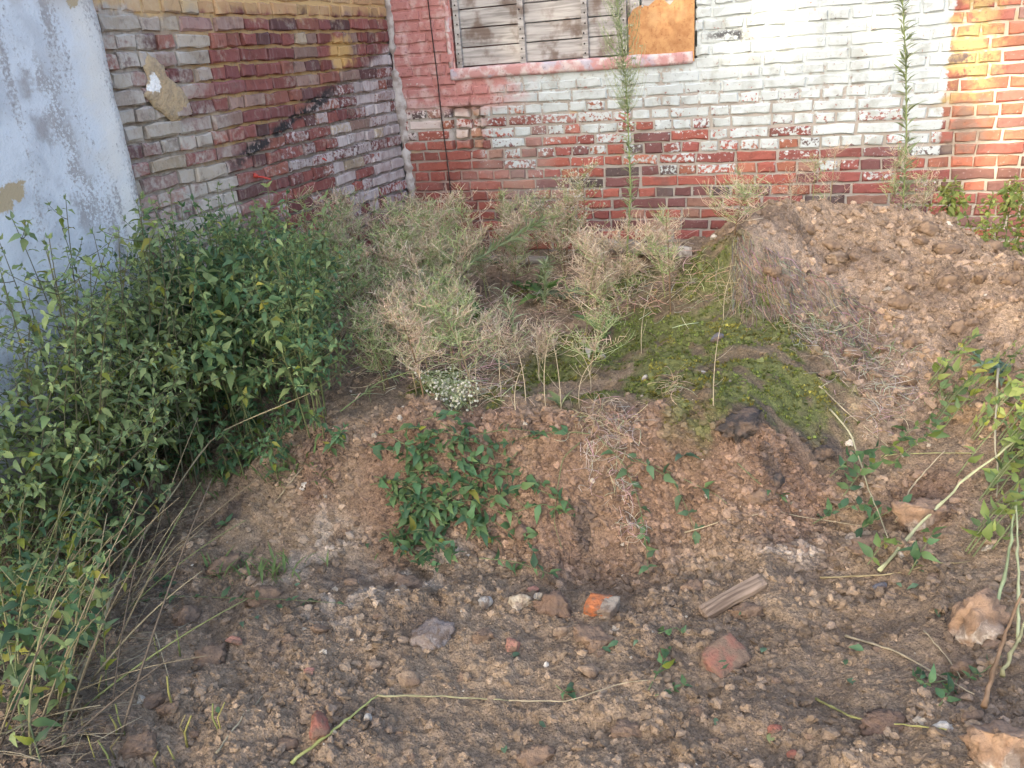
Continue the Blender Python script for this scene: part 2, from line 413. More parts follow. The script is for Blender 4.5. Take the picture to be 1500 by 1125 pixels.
slab('reveal',M['pink'],bw,(-2.61,5.992,1.575),(-2.572,6.13,2.55),.05,.004,.004,9)
slab('lintel',M['bmortar'],bw,(-2.75,5.99,2.552),(-.70,6.11,2.70),.05,.003,.004,5)
# pale mortar smeared down the corner
V=[];F=[]; zs=np.arange(.25,2.3,.03)
prof=[(-.5,0),(0,.022),(.5,0)]
for i,zq in enumerate(zs):
    c_=-3.035+.018*math.sin(zq*3)+.03*(fbm(np.array([zq*4.]),np.array([1.]),3)[0]-.5)
    w=.028+.05*max(0,fbm(np.array([zq*6.]),np.array([5.]),3)[0]-.35)
    w*=.55+.9*rnd.random()
    if 1.02<zq<1.09 or 1.58<zq<1.72: w=.006
    for j,(s,h) in enumerate([(-1,.004),(-.5,.9),(0,1.15),(.5,.9),(1,.0)]):
        V.append((c_+s*w,D-.004-.020*h*(w/.05)+rnd.uniform(-.002,.002),zq))
for i in range(len(zs)-1):
    for j in range(4): F.append((i*5+j,i*5+j+1,(i+1)*5+j+1,(i+1)*5+j))
link('mortar_seam',mesh_from('mortar_seam',V,F),M['seam'],bw)
# --- boarded window
win=empty('boarded_window',(-1.9,6.06,1.58)); tag(win,'window closed with weathered grey horizontal boards nailed under vertical battens','window')
bz=[1.578,1.706,1.832,1.958,2.09,2.22,2.36,2.50]
for i in range(7):
    slab('board',M['wood'],win,(WU0+.004,6.050+rnd.uniform(0,.006),bz[i]+.002),(-1.285,6.075,bz[i+1]-.002),.07,.0018,.002,20+i)
for i,u in enumerate((-2.530,-2.046,-1.592,-1.325)):
    lo=(u-.024+(.0 if i else .002),6.018,1.568-(.012 if i else 0)); hi=(u+.024,6.048,2.52)
    bt=slab('batten',M['wood'],win,lo,hi,.05,.0022,.003,40+i)
    for zq in bz[:-1]:
        for dz in (.03,.09):
            nm=MB(); q=np.array([u+rnd.uniform(-.008,.008),6.0165,zq+dz]); nm.tube([q,q+np.array([0,.012,0])],np.array([.006,.006]),6)
            no=nm.build('nail',M['cable']); no.parent=bt
slab('top_frame',M['wood'],win,(WU0+.003,6.01,2.522),(-1.29,6.08,2.548),.06,.002,.002,60)
# rusty sheet with ragged top edge
rs=empty('rusty_iron_sheet',(-1.07,6.0,1.52)); tag(rs,'square rusty orange iron sheet covering the right end of the window','metal sheet')
top=[(-1.285,1.80),(-1.25,1.855),(-1.20,1.875),(-1.15,1.865),(-1.10,1.90),(-1.055,1.905),(-1.035,1.88),(-1.01,1.86),(-.985,1.885),(-.955,1.98),(-.94,2.06),(-.93,2.40),(-.852,2.40)]
nv=len(top); V=[]; F=[]
for k,d in enumerate((5.992,5.998)):
    for (u,z) in top: V.append((u,d+.006*math.sin(u*30+z*20)*.5,z))
    for (u,z) in top: V.append((u,d,1.516+.008*math.sin(u*17)))
for i in range(nv-1):
    F.append((nv+i,nv+i+1,i+1,i)); o2=2*nv; F.append((o2+i,o2+i+1,o2+nv+i+1,o2+nv+i)); F.append((i,i+1,o2+i+1,o2+i)); F.append((nv+i,o2+nv+i,o2+nv+i+1,nv+i+1))
F+= [(0,2*nv,3*nv,nv),(nv-1,2*nv-1,4*nv-1,3*nv-1)]
link('plate',mesh_from('plate',V,F,None,False),M['rust'],rs)
for i,(u0,u1) in enumerate(((-1.285,-1.215),(-1.205,-1.10),(-1.085,-.985),(-.975,-.86))):
    slab('backing_board',M['wood'],rs,(u0,6.03,1.54),(u1,6.055,2.54),.07,.003,.003,70+i)
# cable
P=[(-2.712,5.985,2.9),(-2.712,5.984,2.3)]+[(-2.713+.03*((2.04-z)/1.5)+.002*math.sin(z*9),5.984,z) for z in np.arange(2.1,.2,-.1)]
mb=MB(); mb.tube(P,np.full(len(P),.0038),6); tag(mb.build('cable',M['cable']),'thin dark cable running straight down the wall left of the window','cable')
# --- left wall
rows=[]; pl=.0802
for k in range(-20,26):
    zc=1.905-pl*k; z0,z1=zc-.0315,zc+.0315
    for (a,b) in course(2.9,5.985,k%2==0,rnd.uniform(0,.25)):
        colr=pick(Lpal); s=rnd.uniform(.8,1.2); mid=(a+b)/2
        if zc<.95 : colr=rnd.choice([(.25,.08,.066),(.22,.075,.064),(.175,.068,.062),(.28,.10,.08)])
        if mid<3.9 and rnd.random()<.6: colr=rnd.choice([(.36,.31,.25),(.30,.25,.21),(.28,.17,.15)])
        sag=-.012*max(0,mid-5.0)*max(0,1.3-zc)*3
        rows.append((a,b,z0+sag+rnd.uniform(-.003,.003),z1+sag+rnd.uniform(-.003,.003),-rnd.uniform(-.004,.014),.10,tuple(v*s for v in colr),rnd.uniform(-.02,.02),2.0))
lw=empty('brick_wall',(-3.3,4.5,0)); tag(lw,'dark red brick side wall with ochre joints and a diagonal band of grey whitewash','wall')
make_wall('l',rows,lw,M['lbrick'],'')
mortar_sheet('l',2.9,6.0,-.3,3.5,.025,lambda U,Z:.004+.034*fbm(U*9,Z*22,4)*sst(2.1,1.7,Z),M['lmortar'],lw)
mb=MB(); box(mb,(-3.5,2.9,-.4),(-3.17,6.4,3.5)); box(mb,(-3.5,2.9,3.5),(-3.02,6.4,3.58)); mb.build('core',M['lmortar'],lw,False)
# remnant of render
out=[(3.47,1.775),(3.52,1.755),(3.56,1.71),(3.58,1.66),(3.62,1.64),(3.655,1.60),(3.69,1.55),(3.70,1.49),(3.66,1.47),(3.60,1.455),(3.55,1.455),(3.50,1.49),(3.45,1.53),(3.41,1.565),(3.39,1.59),(3.42,1.61),(3.44,1.66),(3.43,1.71),(3.45,1.75)]
cen=np.mean(out,axis=0); V=[];F=[];n=len(out)
out=[(u+rnd.uniform(-.006,.006),z+rnd.uniform(-.006,.006)) for (a_,b_) in zip(out,out[1:]+out[:1]) for (u,z) in (a_,((a_[0]+b_[0])/2,(a_[1]+b_[1])/2))]; n=len(out)
for s,d in ((1,-.002),(.985,-.010),(.72,-.013),(.35,-.014)):
    for (u,z) in out: V.append((XL-d+rnd.uniform(-.0015,.0015),cen[0]+(u-cen[0])*s,cen[1]+(z-cen[1])*s))
V.append((XL+.014,*cen))
for k in range(3):
    for i in range(n): j=(i+1)%n; F.append((k*n+i,k*n+j,(k+1)*n+j,(k+1)*n+i))
for i in range(n): F.append((3*n+i,3*n+(i+1)%n,4*n))
link('render_patch',mesh_from('render_patch',V,F),M['render'],lw)
# red plastic wall plugs
for i,((px,py),dx,lab) in enumerate((((372,259),.10,'red plastic peg with a flat head jutting from the brick side wall'),((470,232),.03,'short red plastic peg in the brick side wall nearer the corner'))):
    u,z=leftuv(px,py); mb=MB()
    mb.tube([(XL-.03,u,z+.004),(XL+dx*.5,u+.01,z-.004),(XL+dx,u+.015,z-.018)],np.array([.006,.006,.005]),6)
    if i==0: mb.tube([(XL+.012,u-.012,z+.012),(XL+.016,u+.016,z-.002)],np.array([.013,.011]),7)
    tag(mb.build('wall_peg',M['redp']),lab,'peg')
# --- plastered wall
us=np.arange(-.6,3.151,.022); zs=np.arange(-.3,3.45,.022)
U,Z=np.meshgrid(us,zs)
dd=.012*(fbm(U*5,Z*5,4,3)-.5)+.004*(fbm(U*30,Z*30,3,8)-.5)
edge=3.15+.010*(fbm(Z*8,Z*0+2,3,4)-.5)*2
Uw=np.minimum(U,edge); Uw[:,-1]=edge[:,-1]; Xw=-2.985+dd-.012*sst(3.10,3.15,U)
V=list(np.stack([Xw,Uw,Z],-1).reshape(-1,3)); nu=len(us); F=[]
for i in range(len(zs)-1):
    for j in range(nu-1): F.append((i*nu+j,(i+1)*nu+j,(i+1)*nu+j+1,i*nu+j+1)[::-1])
b0=len(V)
for i in range(len(zs)): V.append((-3.2,edge[i,-1]+.004,zs[i]))
for i in range(len(zs)-1): F.append((i*nu+nu-1,(i+1)*nu+nu-1,b0+i+1,b0+i)[::-1])
pw=empty('plastered_wall',(-3.1,1.4,0)); tag(pw,'wall of white limewashed plaster with grey peeling patches at the left','wall')
link('plaster_face',mesh_from('plaster_face',np.array(V),F),M['plaster'],pw)
mb=MB(); box(mb,(-3.5,-.6,-.4),(-3.08,3.14,3.5)); mb.build('core',M['plaster'],pw,False)
# ------------------------------------------------------------------ ground: heights from a survey of spot points (x, y, z)
def atz(px,py,z):
    r=wray(px,py); k=(z-HC)/r[2]; return np.array([k*r[0],k*r[1],z])
cols={0:[(1125,1.1),(900,1.75),(750,2.3)],
 300:[(1125,1.3),(900,1.95),(780,2.35),(700,2.62),(640,2.85)],
 500:[(1125,1.42),(950,1.85),(640,2.72)],
 600:[(600,3.0),(480,4.2)],
 700:[(1125,1.5),(590,3.1),(500,4.1),(400,5.3)],
 850:[(1125,1.53),(580,3.2),(500,3.9),(400,5.2)],
 1000:[(1125,1.57),(560,3.3),(480,3.9),(400,4.6),(362,5.2)],
 1100:[(1000,1.92),(540,3.4),(460,3.9),(430,4.02),(345,4.22),(308,4.75)],
 1200:[(1125,1.6),(1000,1.95),(860,2.47),(770,2.85),(680,3.1),(600,3.3),(500,3.8),(400,4.3),(308,4.75)],
 1350:[(1125,1.6),(1000,1.95),(860,2.45),(760,2.8),(680,3.1),(600,3.5),(500,3.9),(400,4.4),(328,4.8)],
 1500:[(1125,1.6),(1000,1.95),(860,2.4),(760,2.75),(680,3.05),(600,3.4),(500,3.8),(395,4.3)]}
BANK=[(500,850,-.08),(500,790,-.06),(500,690,.14),(600,880,-.10),(600,815,-.10),(600,725,.10),(600,645,.27),(700,950,-.08),(700,880,-.11),(700,820,-.12),(700,730,.08),(700,638,.30),(700,615,.30),(850,950,-.08),(850,880,-.10),(850,820,-.11),(850,730,.08),(850,638,.30),(850,610,.31),(1000,950,-.06),(1000,880,-.07),(1000,812,-.07),(1000,730,.08),(1000,645,.28),(1000,612,.32),(1100,860,-.01),(1100,805,-.02),(1100,735,.08),(1100,655,.24),(1100,612,.31)]
CP=[aty(c,py,y) for c,l in cols.items() for py,y in l]+[atz(*b) for b in BANK]
CP+=[np.array(p) for p in [(-3.06,5.9,.2),(-3.06,4,.17),(-3.06,3,.1),(-3,2,-.05),(-3,1,-.02),(-2,.4,-.02),(-1,.4,-.02),(0,.4,.05),(1,.4,.14),(1.6,1.5,.2),(1.9,3,.25),(1.9,4.3,.34),(1.05,4.8,.42),(1.3,4.5,.42),(.8,4.95,.52),(1.7,5.2,.30),(1.8,6.1,.25),(1,6.1,.28),(.5,6.1,.34),(0,6.1,.38),(-.5,6.1,.33),(-1,6.1,.27),(-2,6.1,.23),(.6,5.5,.40),(1.15,5.3,.32),(0,5.4,.52),(-.5,5.4,.44)]]
CP=np.array(CP)
def tps(d2): return .5*d2*np.log(d2+1e-9)
n=len(CP); d2=((CP[:,None,:2]-CP[None,:,:2])**2).sum(-1)
A=np.zeros((n+3,n+3)); A[:n,:n]=tps(d2)+np.eye(n)*2e-3; A[:n,n]=1; A[:n,n+1:]=CP[:,:2]; A[n,:n]=1; A[n+1:,:n]=CP[:,:2].T
w=np.linalg.solve(A,np.r_[CP[:,2],0,0,0])
gx=np.linspace(-4,2.2,156); gy=np.linspace(.2,6.2,151); GX,GY=np.meshgrid(gx,gy)
q=np.stack([GX.ravel(),GY.ravel()],1); d2=((q[:,None]-CP[None,:,:2])**2).sum(-1)
BZ=(tps(d2)@w[:n]+w[n]+q@w[n+1:]).reshape(GX.shape)
def bil(gx,gy,Z,x,y):
    fx=np.clip((np.interp(x,gx,np.arange(len(gx)))),0,len(gx)-1.001); fy=np.clip(np.interp(y,gy,np.arange(len(gy))),0,len(gy)-1.001)
    i=fx.astype(int); j=fy.astype(int); a=fx-i; b=fy-j
    return (Z[j,i]*(1-a)+Z[j,i+1]*a)*(1-b)+(Z[j+1,i]*(1-a)+Z[j+1,i+1]*a)*b
def base_z(x,y): return bil(gx,gy,BZ,x,y)
def march(px,py,zf):
    r=wray(px,py); t=np.arange(1.0,9,.01); P=np.array([0,0,HC])+t[:,None]*r
    h=P[:,2]-zf(P[:,0],P[:,1]); k=np.argmax(h<0)
    if not (h<0).any(): k=len(t)-1
    return P[k]
def Gb(px,py): return march(px,py,base_z)
# soil zones: (px,py,radius m) on the ground
def zone(pts,x,y,soft=.5):
    m=np.zeros_like(x)
    for (px,py,r) in pts:
        c=Gb(px,py); d=np.sqrt((x-c[0])**2+((y-c[1])*.8)**2)
        m=np.maximum(m,sst(r,r*soft,d))
    return m
ZM=[(930,490,.34),(830,530,.3),(1000,440,.3),(1030,530,.40),(1110,520,.38),(1170,560,.25),(1050,580,.25),(950,570,.22),(760,575,.22),(1185,585,.12),(650,560,.2),(860,590,.15),(1100,470,.25),(880,520,.3),(1140,600,.1),(980,480,.28),(700,600,.12),(900,430,.3)]
ZP=[(520,880,.22),(480,810,.18),(640,860,.16),(1150,815,.14),(1250,820,.12),(420,830,.12)]      # pale dry soil
ZR=[(600,680,.35),(700,650,.3),(820,700,.35),(950,740,.35),(1050,680,.3),(1130,720,.3),(480,690,.2),(1350,740,.25)]  # reddish bank
ZS=[(1200,400,.7),(1400,480,.8),(1300,350,.6),(1480,420,.7),(1350,560,.5),(1180,500,.35)]          # sandy mound
ZK=[(1085,622,.09),(1115,615,.08),(1205,662,.07),(1135,710,.04),(1180,645,.07),(570,865,.05),(330,770,.08),(345,745,.07),(860,775,.05),(1250,450,.05)]
def zones(x,y):
    wob=fbm(x*6,y*6,4,5)-.5; wob2=fbm(x*5+40,y*5,4,9)-.5
    X=x+wob*.25; Y=y+wob2*.3
    return dict(m=zone(ZM,X,Y),p=zone(ZP,X,Y,.3),r=zone(ZR,X,Y,.2),s=zone(ZS,X,Y,.4),k=zone(ZK,x+wob*.1,y+wob2*.1))
def detail(x,y,z):
    g=zones(x,y); far=sst(.2,.9,np.abs(y-2.5)*0+1)
    mo=g['m']; s=g['s']
    h=.06*(fbm(x*2.3,y*2.3,3,1)-.5)+.055*(fbm(x*8,y*8,5,2)-.5)
    x0,y0=x,y; x=x+.05*(fbm(x0*14,y0*14,4,91)-.5)+.02*(fbm(x0*60,y0*60,2,93)-.5); y=y+.05*(fbm(x0*14+9,y0*14,4,95)-.5)+.02*(fbm(x0*60,y0*60+9,2,97)-.5)
    lump=.075*domes(x,y,.17,3)*(.2+1.3*fbm(x*1.7,y*1.7,2,31))+(.035*domes(x+3,y,.07,7)+.017*domes(x,y+2,.035,11))*sst(.34,.55,fbm(x*3.1+5,y*3.1,3,131))
    lump2=.050*domes(x,y,.13,43)+.032*domes(x,y,.05,47)+.13*(fbm(x0*5,y0*5,5,143)-.5)+.06*np.abs(fbm(x0*15,y0*15,4,147)-.5)
    h=h+lump*(1-.35*mo)*(1-s)*(1+.5*g['r'])+lump2*s*(1-.5*mo)+.036*domes(x,y,.10,21)*mo+.012*(fbm(x*40,y*40,3,23)-.5)
    x,y=x0,y0; h=h+.016*(fbm(x*70,y*70,2,99)-.5)*(1-.6*mo)
    # scraped streaks down the left flank of the heap
    st=zone([(1130,400,.25),(1190,430,.3),(1160,480,.25),(1250,500,.25),(1330,540,.25),(1290,470,.2)],x,y,.4)
    a=math.radians(38); t=x*math.cos(a)+y*math.sin(a)
    h=h+st*(.035*(fbm(t*16,(y*math.cos(a)-x*math.sin(a))*2.2,4,61)-.5))
    # the small overhanging lip of the bank
    return h,g,st
step=.0075
xs=np.r_[-60,-40,-25,-15,-9,-6,-4.5,-3.8,np.arange(-3.25,1.45,step),1.6,1.8,2.1,2.6,3.4,5,8,14,25,40,60]
yy=[.75]
while yy[-1]<6.05: yy.append(yy[-1]+.0042+.0009*yy[-1])
ys=np.r_[-60,-40,-25,-15,-9,-5,-3,-1.5,-.6,0,.4,.6,yy,6.3,7,9,14,25,40,60]
GX2,GY2=np.meshgrid(xs,ys)
cx=np.clip(GX2,-3.9,2.15); cy=np.clip(GY2,.25,6.15)
fade=np.exp(-np.hypot(GX2-cx,GY2-cy)/1.5)
hd,zn,st=detail(GX2,GY2,None)
inside=(GX2>-3.3)&(GX2<1.5)&(GY2>.7)&(GY2<6.1)
FZ=base_z(cx,cy)*fade+hd*np.where(inside,1,.3)
def gz(x,y): return bil(xs,ys,FZ,np.atleast_1d(np.asarray(x,float)),np.atleast_1d(np.asarray(y,float)))
def G(px,py,lift=0):
    p=march(px,py,gz).copy(); p[2]=gz(p[0],p[1])[0]+lift; return p
def on(x,y,lift=0): return np.array([x,y,gz(x,y)[0]+lift])
def soil_col(x,y,g,st):
    n1=fbm(x*3,y*3,4,71); n2=fbm(x*24,y*24,3,73)
    def mixc(c,d,f): return c*(1-f[...,None])+np.array(d)*f[...,None]
    c=np.ones(x.shape+(3,))*np.array([.248,.182,.122]); c=mixc(c,[.186,.137,.095],sst(.45,.7,n1))
    c=mixc(c,[.210,.155,.107],sst(2.0,1.5,y)*.6)
    c=mixc(c,[.192,.124,.086],g['r']*.9); c=mixc(c,[.28,.202,.140],g['s']*.9); c=mixc(c,[.40,.26,.14],g['s']*sst(.56,.72,n1)*.8)
    c=mixc(c,[.16,.115,.085],g['s']*sst(.52,.66,fbm(x*5,y*5,5,181))*.7); c=mixc(c,[.34,.275,.21],g['p']*sst(.40,.62,n2)*.9); c=mixc(c,[.27,.21,.165],st*.6)
    c=mixc(c,[.075,.062,.055],g['k']*.75); c=mixc(c,[.145,.108,.083],sst(.55,.72,fbm(x*4.5+11,y*4.5,5,171))*.5*sst(3.0,2.4,y))
    mm=g['m']*sst(.33,.52,fbm(x*10,y*10,4,77)); 
    c=mixc(c,[.085,.068,.04],g['m']*.6); c=mixc(c,[.108,.132,.040],mm*.75)
    return c*(.8+.4*n2)[...,None],mm
SCOL,MM=soil_col(GX2,GY2,zn,st)
V=np.stack([GX2,GY2,FZ],-1).reshape(-1,3); ny,nx=GX2.shape
i0=(np.arange(ny-1)[:,None]*nx+np.arange(nx-1)[None]).ravel()
F=np.stack([i0,i0+1,i0+nx+1,i0+nx],1)
me=bpy.data.meshes.new('ground'); me.vertices.add(len(V)); me.vertices.foreach_set('co',V.astype(np.float32).ravel())
me.loops.add(F.size); me.loops.foreach_set('vertex_index',F.astype(np.int32).ravel())
me.polygons.add(len(F)); me.polygons.foreach_set('loop_start',np.arange(0,F.size,4,dtype=np.int32)); me.polygons.foreach_set('loop_total',np.full(len(F),4,np.int32))
me.update(calc_edges=True); me.polygons.foreach_set('use_smooth',np.ones(len(F),bool))
a=me.color_attributes.new('tint','FLOAT_COLOR','POINT'); a.data.foreach_set('color',np.concatenate([SCOL.reshape(-1,3),np.ones((len(V),1))],1).astype(np.float32).ravel())
m=begin('soil'); c,_=attr(); n1=noise(150,5,rough=.7); n2=noise(45,5)
c=mix(c,gray(spread(n1,2.4)*1.0+.48),1.0,'MULTIPLY'); c=mix(c,gray(spread(n2,2.0)*.7+.65),1.0,'MULTIPLY'); c=mix(c,(.42,.36,.30),noise(260,2).sst(.68,.76)*.5)
M['soil']=finish(m,c,.95,n1*.6+n2+voro(120)*.5,.9,.010,spec=.15)
ground=tag(link('ground',me,M['soil']),kind='structure')
m=begin('soil_crumb'); c,_=attr('tint','INSTANCER'); n1=noise(160,4,rough=.7)
c=mix(c,gray(spread(n1,1.5)*.7+.62),1.0,'MULTIPLY'); c=mix(c,gray(orand()*.7+.72),1.0,'MULTIPLY')
M['crumb']=finish(m,c,.95,n1+noise(60,3),.8,.006,spec=.15)
# scatter helper (geometry nodes, only for what nobody could count)
def ico(sub=2):
    import bmesh
    bm=bmesh.new(); bmesh.ops.create_icosphere(bm,subdivisions=sub,radius=1); V=np.array([v.co for v in bm.verts]); F=[tuple(v.index for v in f.verts) for f in bm.faces]; bm.free(); return V,F
ICO1,ICO1F=ico(1); ICO2,ICO2F=ico(2); ICO3,ICO3F=ico(3); ICO4,ICO4F=ico(4)
def lumpy(V,seed,amp=.35,freq=1.6):
    n=fbm(V[:,0]*freq+seed*3.1+V[:,2]*.7,V[:,1]*freq+seed*1.7+V[:,2]*1.1,3,seed)+fbm(V[:,2]*freq+seed,V[:,0]*freq-V[:,1]+5,3,seed+2)
    return V*(1+amp*2*(n-1))[:,None]
def scatter(name,P,rot,scl,idx,colr,variants,mat,label,cat,parent=None):
    vc=bpy.data.collections.new(name+'_variants')
    for k,(V,F) in enumerate(variants):
        me=mesh_from('%s_variant_%02d'%(name,k),V,F,None,False); me.materials.append(mat); vc.objects.link(bpy.data.objects.new('%s_variant_%02d'%(name,k),me))
    me=bpy.data.meshes.new(name); me.vertices.add(len(P)); me.vertices.foreach_set('co',np.asarray(P,np.float32).ravel())
    for nm,ty,arr,key in (('rot','FLOAT_VECTOR',rot,'vector'),('scl','FLOAT_VECTOR',scl,'vector'),('idx','INT',idx,'value'),('tint','FLOAT_COLOR',np.concatenate([colr,np.ones((len(P),1))],1),'color')):
        at=me.attributes.new(nm,ty,'POINT'); at.data.foreach_set(key,np.asarray(arr,np.int32 if ty=='INT' else np.float32).ravel())
    o=bpy.data.objects.new(name,me); COL.objects.link(o)
    t=bpy.data.node_groups.new(name,'GeometryNodeTree'); t.interface.new_socket('Geometry',in_out='INPUT',socket_type='NodeSocketGeometry'); t.interface.new_socket('Geometry',in_out='OUTPUT',socket_type='NodeSocketGeometry')
    N=t.nodes.new; gi=N('NodeGroupInput'); go=N('NodeGroupOutput'); ip=N('GeometryNodeInstanceOnPoints'); ci=N('GeometryNodeCollectionInfo')
    ci.inputs[0].default_value=vc; ci.inputs['Separate Children'].default_value=True; ci.inputs['Reset Children'].default_value=True
    def na(nm,ty):
        q=N('GeometryNodeInputNamedAttribute'); q.data_type=ty; q.inputs[0].default_value=nm; return q.outputs[0]
    e=N('FunctionNodeEulerToRotation'); L=t.links.new
    L(na('rot','FLOAT_VECTOR'),e.inputs[0]); L(gi.outputs[0],ip.inputs['Points']); L(ci.outputs[0],ip.inputs['Instance']); ip.inputs['Pick Instance'].default_value=True
    L(na('idx','INT'),ip.inputs['Instance Index']); L(e.outputs[0],ip.inputs['Rotation']); L(na('scl','FLOAT_VECTOR'),ip.inputs['Scale']); L(ip.outputs[0],go.inputs[0])
    md=o.modifiers.new('scatter','NODES'); md.node_group=t
    tag(o,label,cat,kind='stuff')
    if parent: o.parent=parent
    return o
CLODS=[]
# loose crumbs of soil
N=170000
x=rng.uniform(-3.0,1.35,N); y=.9+5.0*rng.random(N)**1.25
xb=rng.uniform(-2.0,.4,60000); x=np.r_[x,xb]; y=np.r_[y,2.42+.12*(xb+1)+rng.random(60000)*.48]; N=len(x)
g=zones(x,y); dens=(1-.7*g['m'])*(.35+.65*sst(.34,.55,fbm(x*3.1+5,y*3.1,3,131))); dens*=np.where((y>3.0)&(g['s']<.3),.35,1)
keep=rng.random(N)<dens; x=x[keep]; y=y[keep]; N=len(x); g=zones(x,y)
pxs,pys=toPx(np.stack([x,y,gz(x,y)],1)); keep=(pxs>-60)&(pxs<1560)&(pys<1190); x=x[keep]; y=y[keep]; N=len(x); g={k:v[keep] for k,v in g.items()}
size=.0016+.0023*rng.pareto(1.9,N).clip(0,6.5); size*=np.where(y>3,1.15,1)*(1+.15*g['s'])
z=gz(x,y)+size*.12
cc,_=soil_col(x,y,g,np.zeros(N)); cc=cc*rng.uniform(.75,1.3,(N,1))
pale=rng.random(N)<.005; cc[pale]=np.array([.42,.37,.30])*rng.uniform(.7,1.2,(pale.sum(),1))
var=[(lumpy(ICO2,k+1,.62,2.1)*np.array([1,.85,.65]),ICO2F) for k in range(6)]
sc=size[:,None]*rng.uniform(.75,1.3,(N,3))
scatter('soil_crumbs',np.stack([x,y,z],1),rng.uniform(-.7,.7,(N,3))*np.array([1,1,4.5]),sc,rng.integers(0,6,N),cc,var,M['crumb'],'loose brown crumbs of dug soil strewn over the ground','soil crumbs')
for i in range(46):
    px=rnd.uniform(1100,1500); py=rnd.uniform(330,600) if px>1200 else rnd.uniform(330,420)
    CLODS.append((px,py,rnd.uniform(14,34)))
# moss
def tuft(seed,nb=10,h=1.0):
    r=random.Random(seed); mb=MB()
    for i in range(nb):
        a=r.uniform(0,6.28); d=r.uniform(.1,.7); t=r.uniform(.5,1.1)*h; le=r.uniform(.2,.7)
        b=np.array([math.cos(a)*d*.6,math.sin(a)*d*.6,0]); e=b+np.array([math.cos(a)*le,math.sin(a)*le,t]); s=np.array([-math.sin(a),math.cos(a),0])*.14
        mb.add([b-s,b+s,(b+e)/2+s*.8+np.array([0,0,.1]),e,(b+e)/2-s*.8+np.array([0,0,.1])],[(0,1,2,4),(2,3,4)])
    return np.concatenate(mb.V),mb.F
m=begin('moss'); c,_=attr('tint','INSTANCER'); M['moss']=finish(m,mix(c,gray(orand()*.8+.6),1.0,'MULTIPLY'),.9,transl=.25,spec=.1)
N=60000; x=rng.uniform(-2.6,.5,N); y=rng.uniform(2.75,5.3,N); g=zones(x,y); _,mm=soil_col(x,y,g,np.zeros(N)); keep=rng.random(N)<mm*rng.random(N)**.6*.8
x=x[keep]; y=y[keep]; N=len(x); s=rng.uniform(.005,.014,N)
cc=np.array([.118,.152,.044])*rng.uniform(.4,1.6,(N,1))*(.35+1.5*fbm(x*5,y*5,4,191))[:,None]*np.where((fbm(x*9,y*9,3,193)>.56)[:,None],np.array([1.35,1.0,.9]),1)+np.array([.06,.035,.0])*rng.random((N,1))**2
scatter('moss',np.stack([x,y,gz(x,y)],1),rng.uniform(-.4,.4,(N,3))*np.array([1,1,8]),np.repeat(s[:,None],3,1)*np.array([1.2,1.2,.8]),rng.integers(0,4,N),cc,[tuft(k) for k in range(4)],M['moss'],'low green moss cushions over the bank between rubble and heap','moss')
# ------------------------------------------------------------------ shade trees behind the photographer
m=begin('tree_bark'); M['bark']=finish(m,mix((.10,.075,.055),(.2,.16,.12),noise(12,5)),.9,noise(20,5),.8,.02)
m=begin('tree_leaf'); c,_=attr(); M['tleaf']=finish(m,c,.6,transl=.3)
suns=np.array(SUN)
DAP=[]       # gaps in the crown: sun flecks fall at these points, (point, radius)
for (px,py,r) in [(1150,40,.13),(1085,70,.09),(1300,55,.10),(1425,70,.15),(1475,190,.14),(1450,260,.10),(1495,110,.12),(1420,140,.08),(745,55,.06),(815,8,.05),(985,25,.07),(1110,15,.06)]:
    DAP.append((aty(px,py,6.0),r))
for (px,py,r) in [(1425,775,.055),(1395,800,.04),(1445,640,.07),(1285,822,.03),(1455,1088,.05),(1400,545,.07),(1490,600,.08),(1440,700,.05),(1480,470,.08)]:
    DAP.append((Gb(px,py)+np.array([0,0,.04]),r))
DAP.append((np.array([-1.78,1.22,.35]),.03))
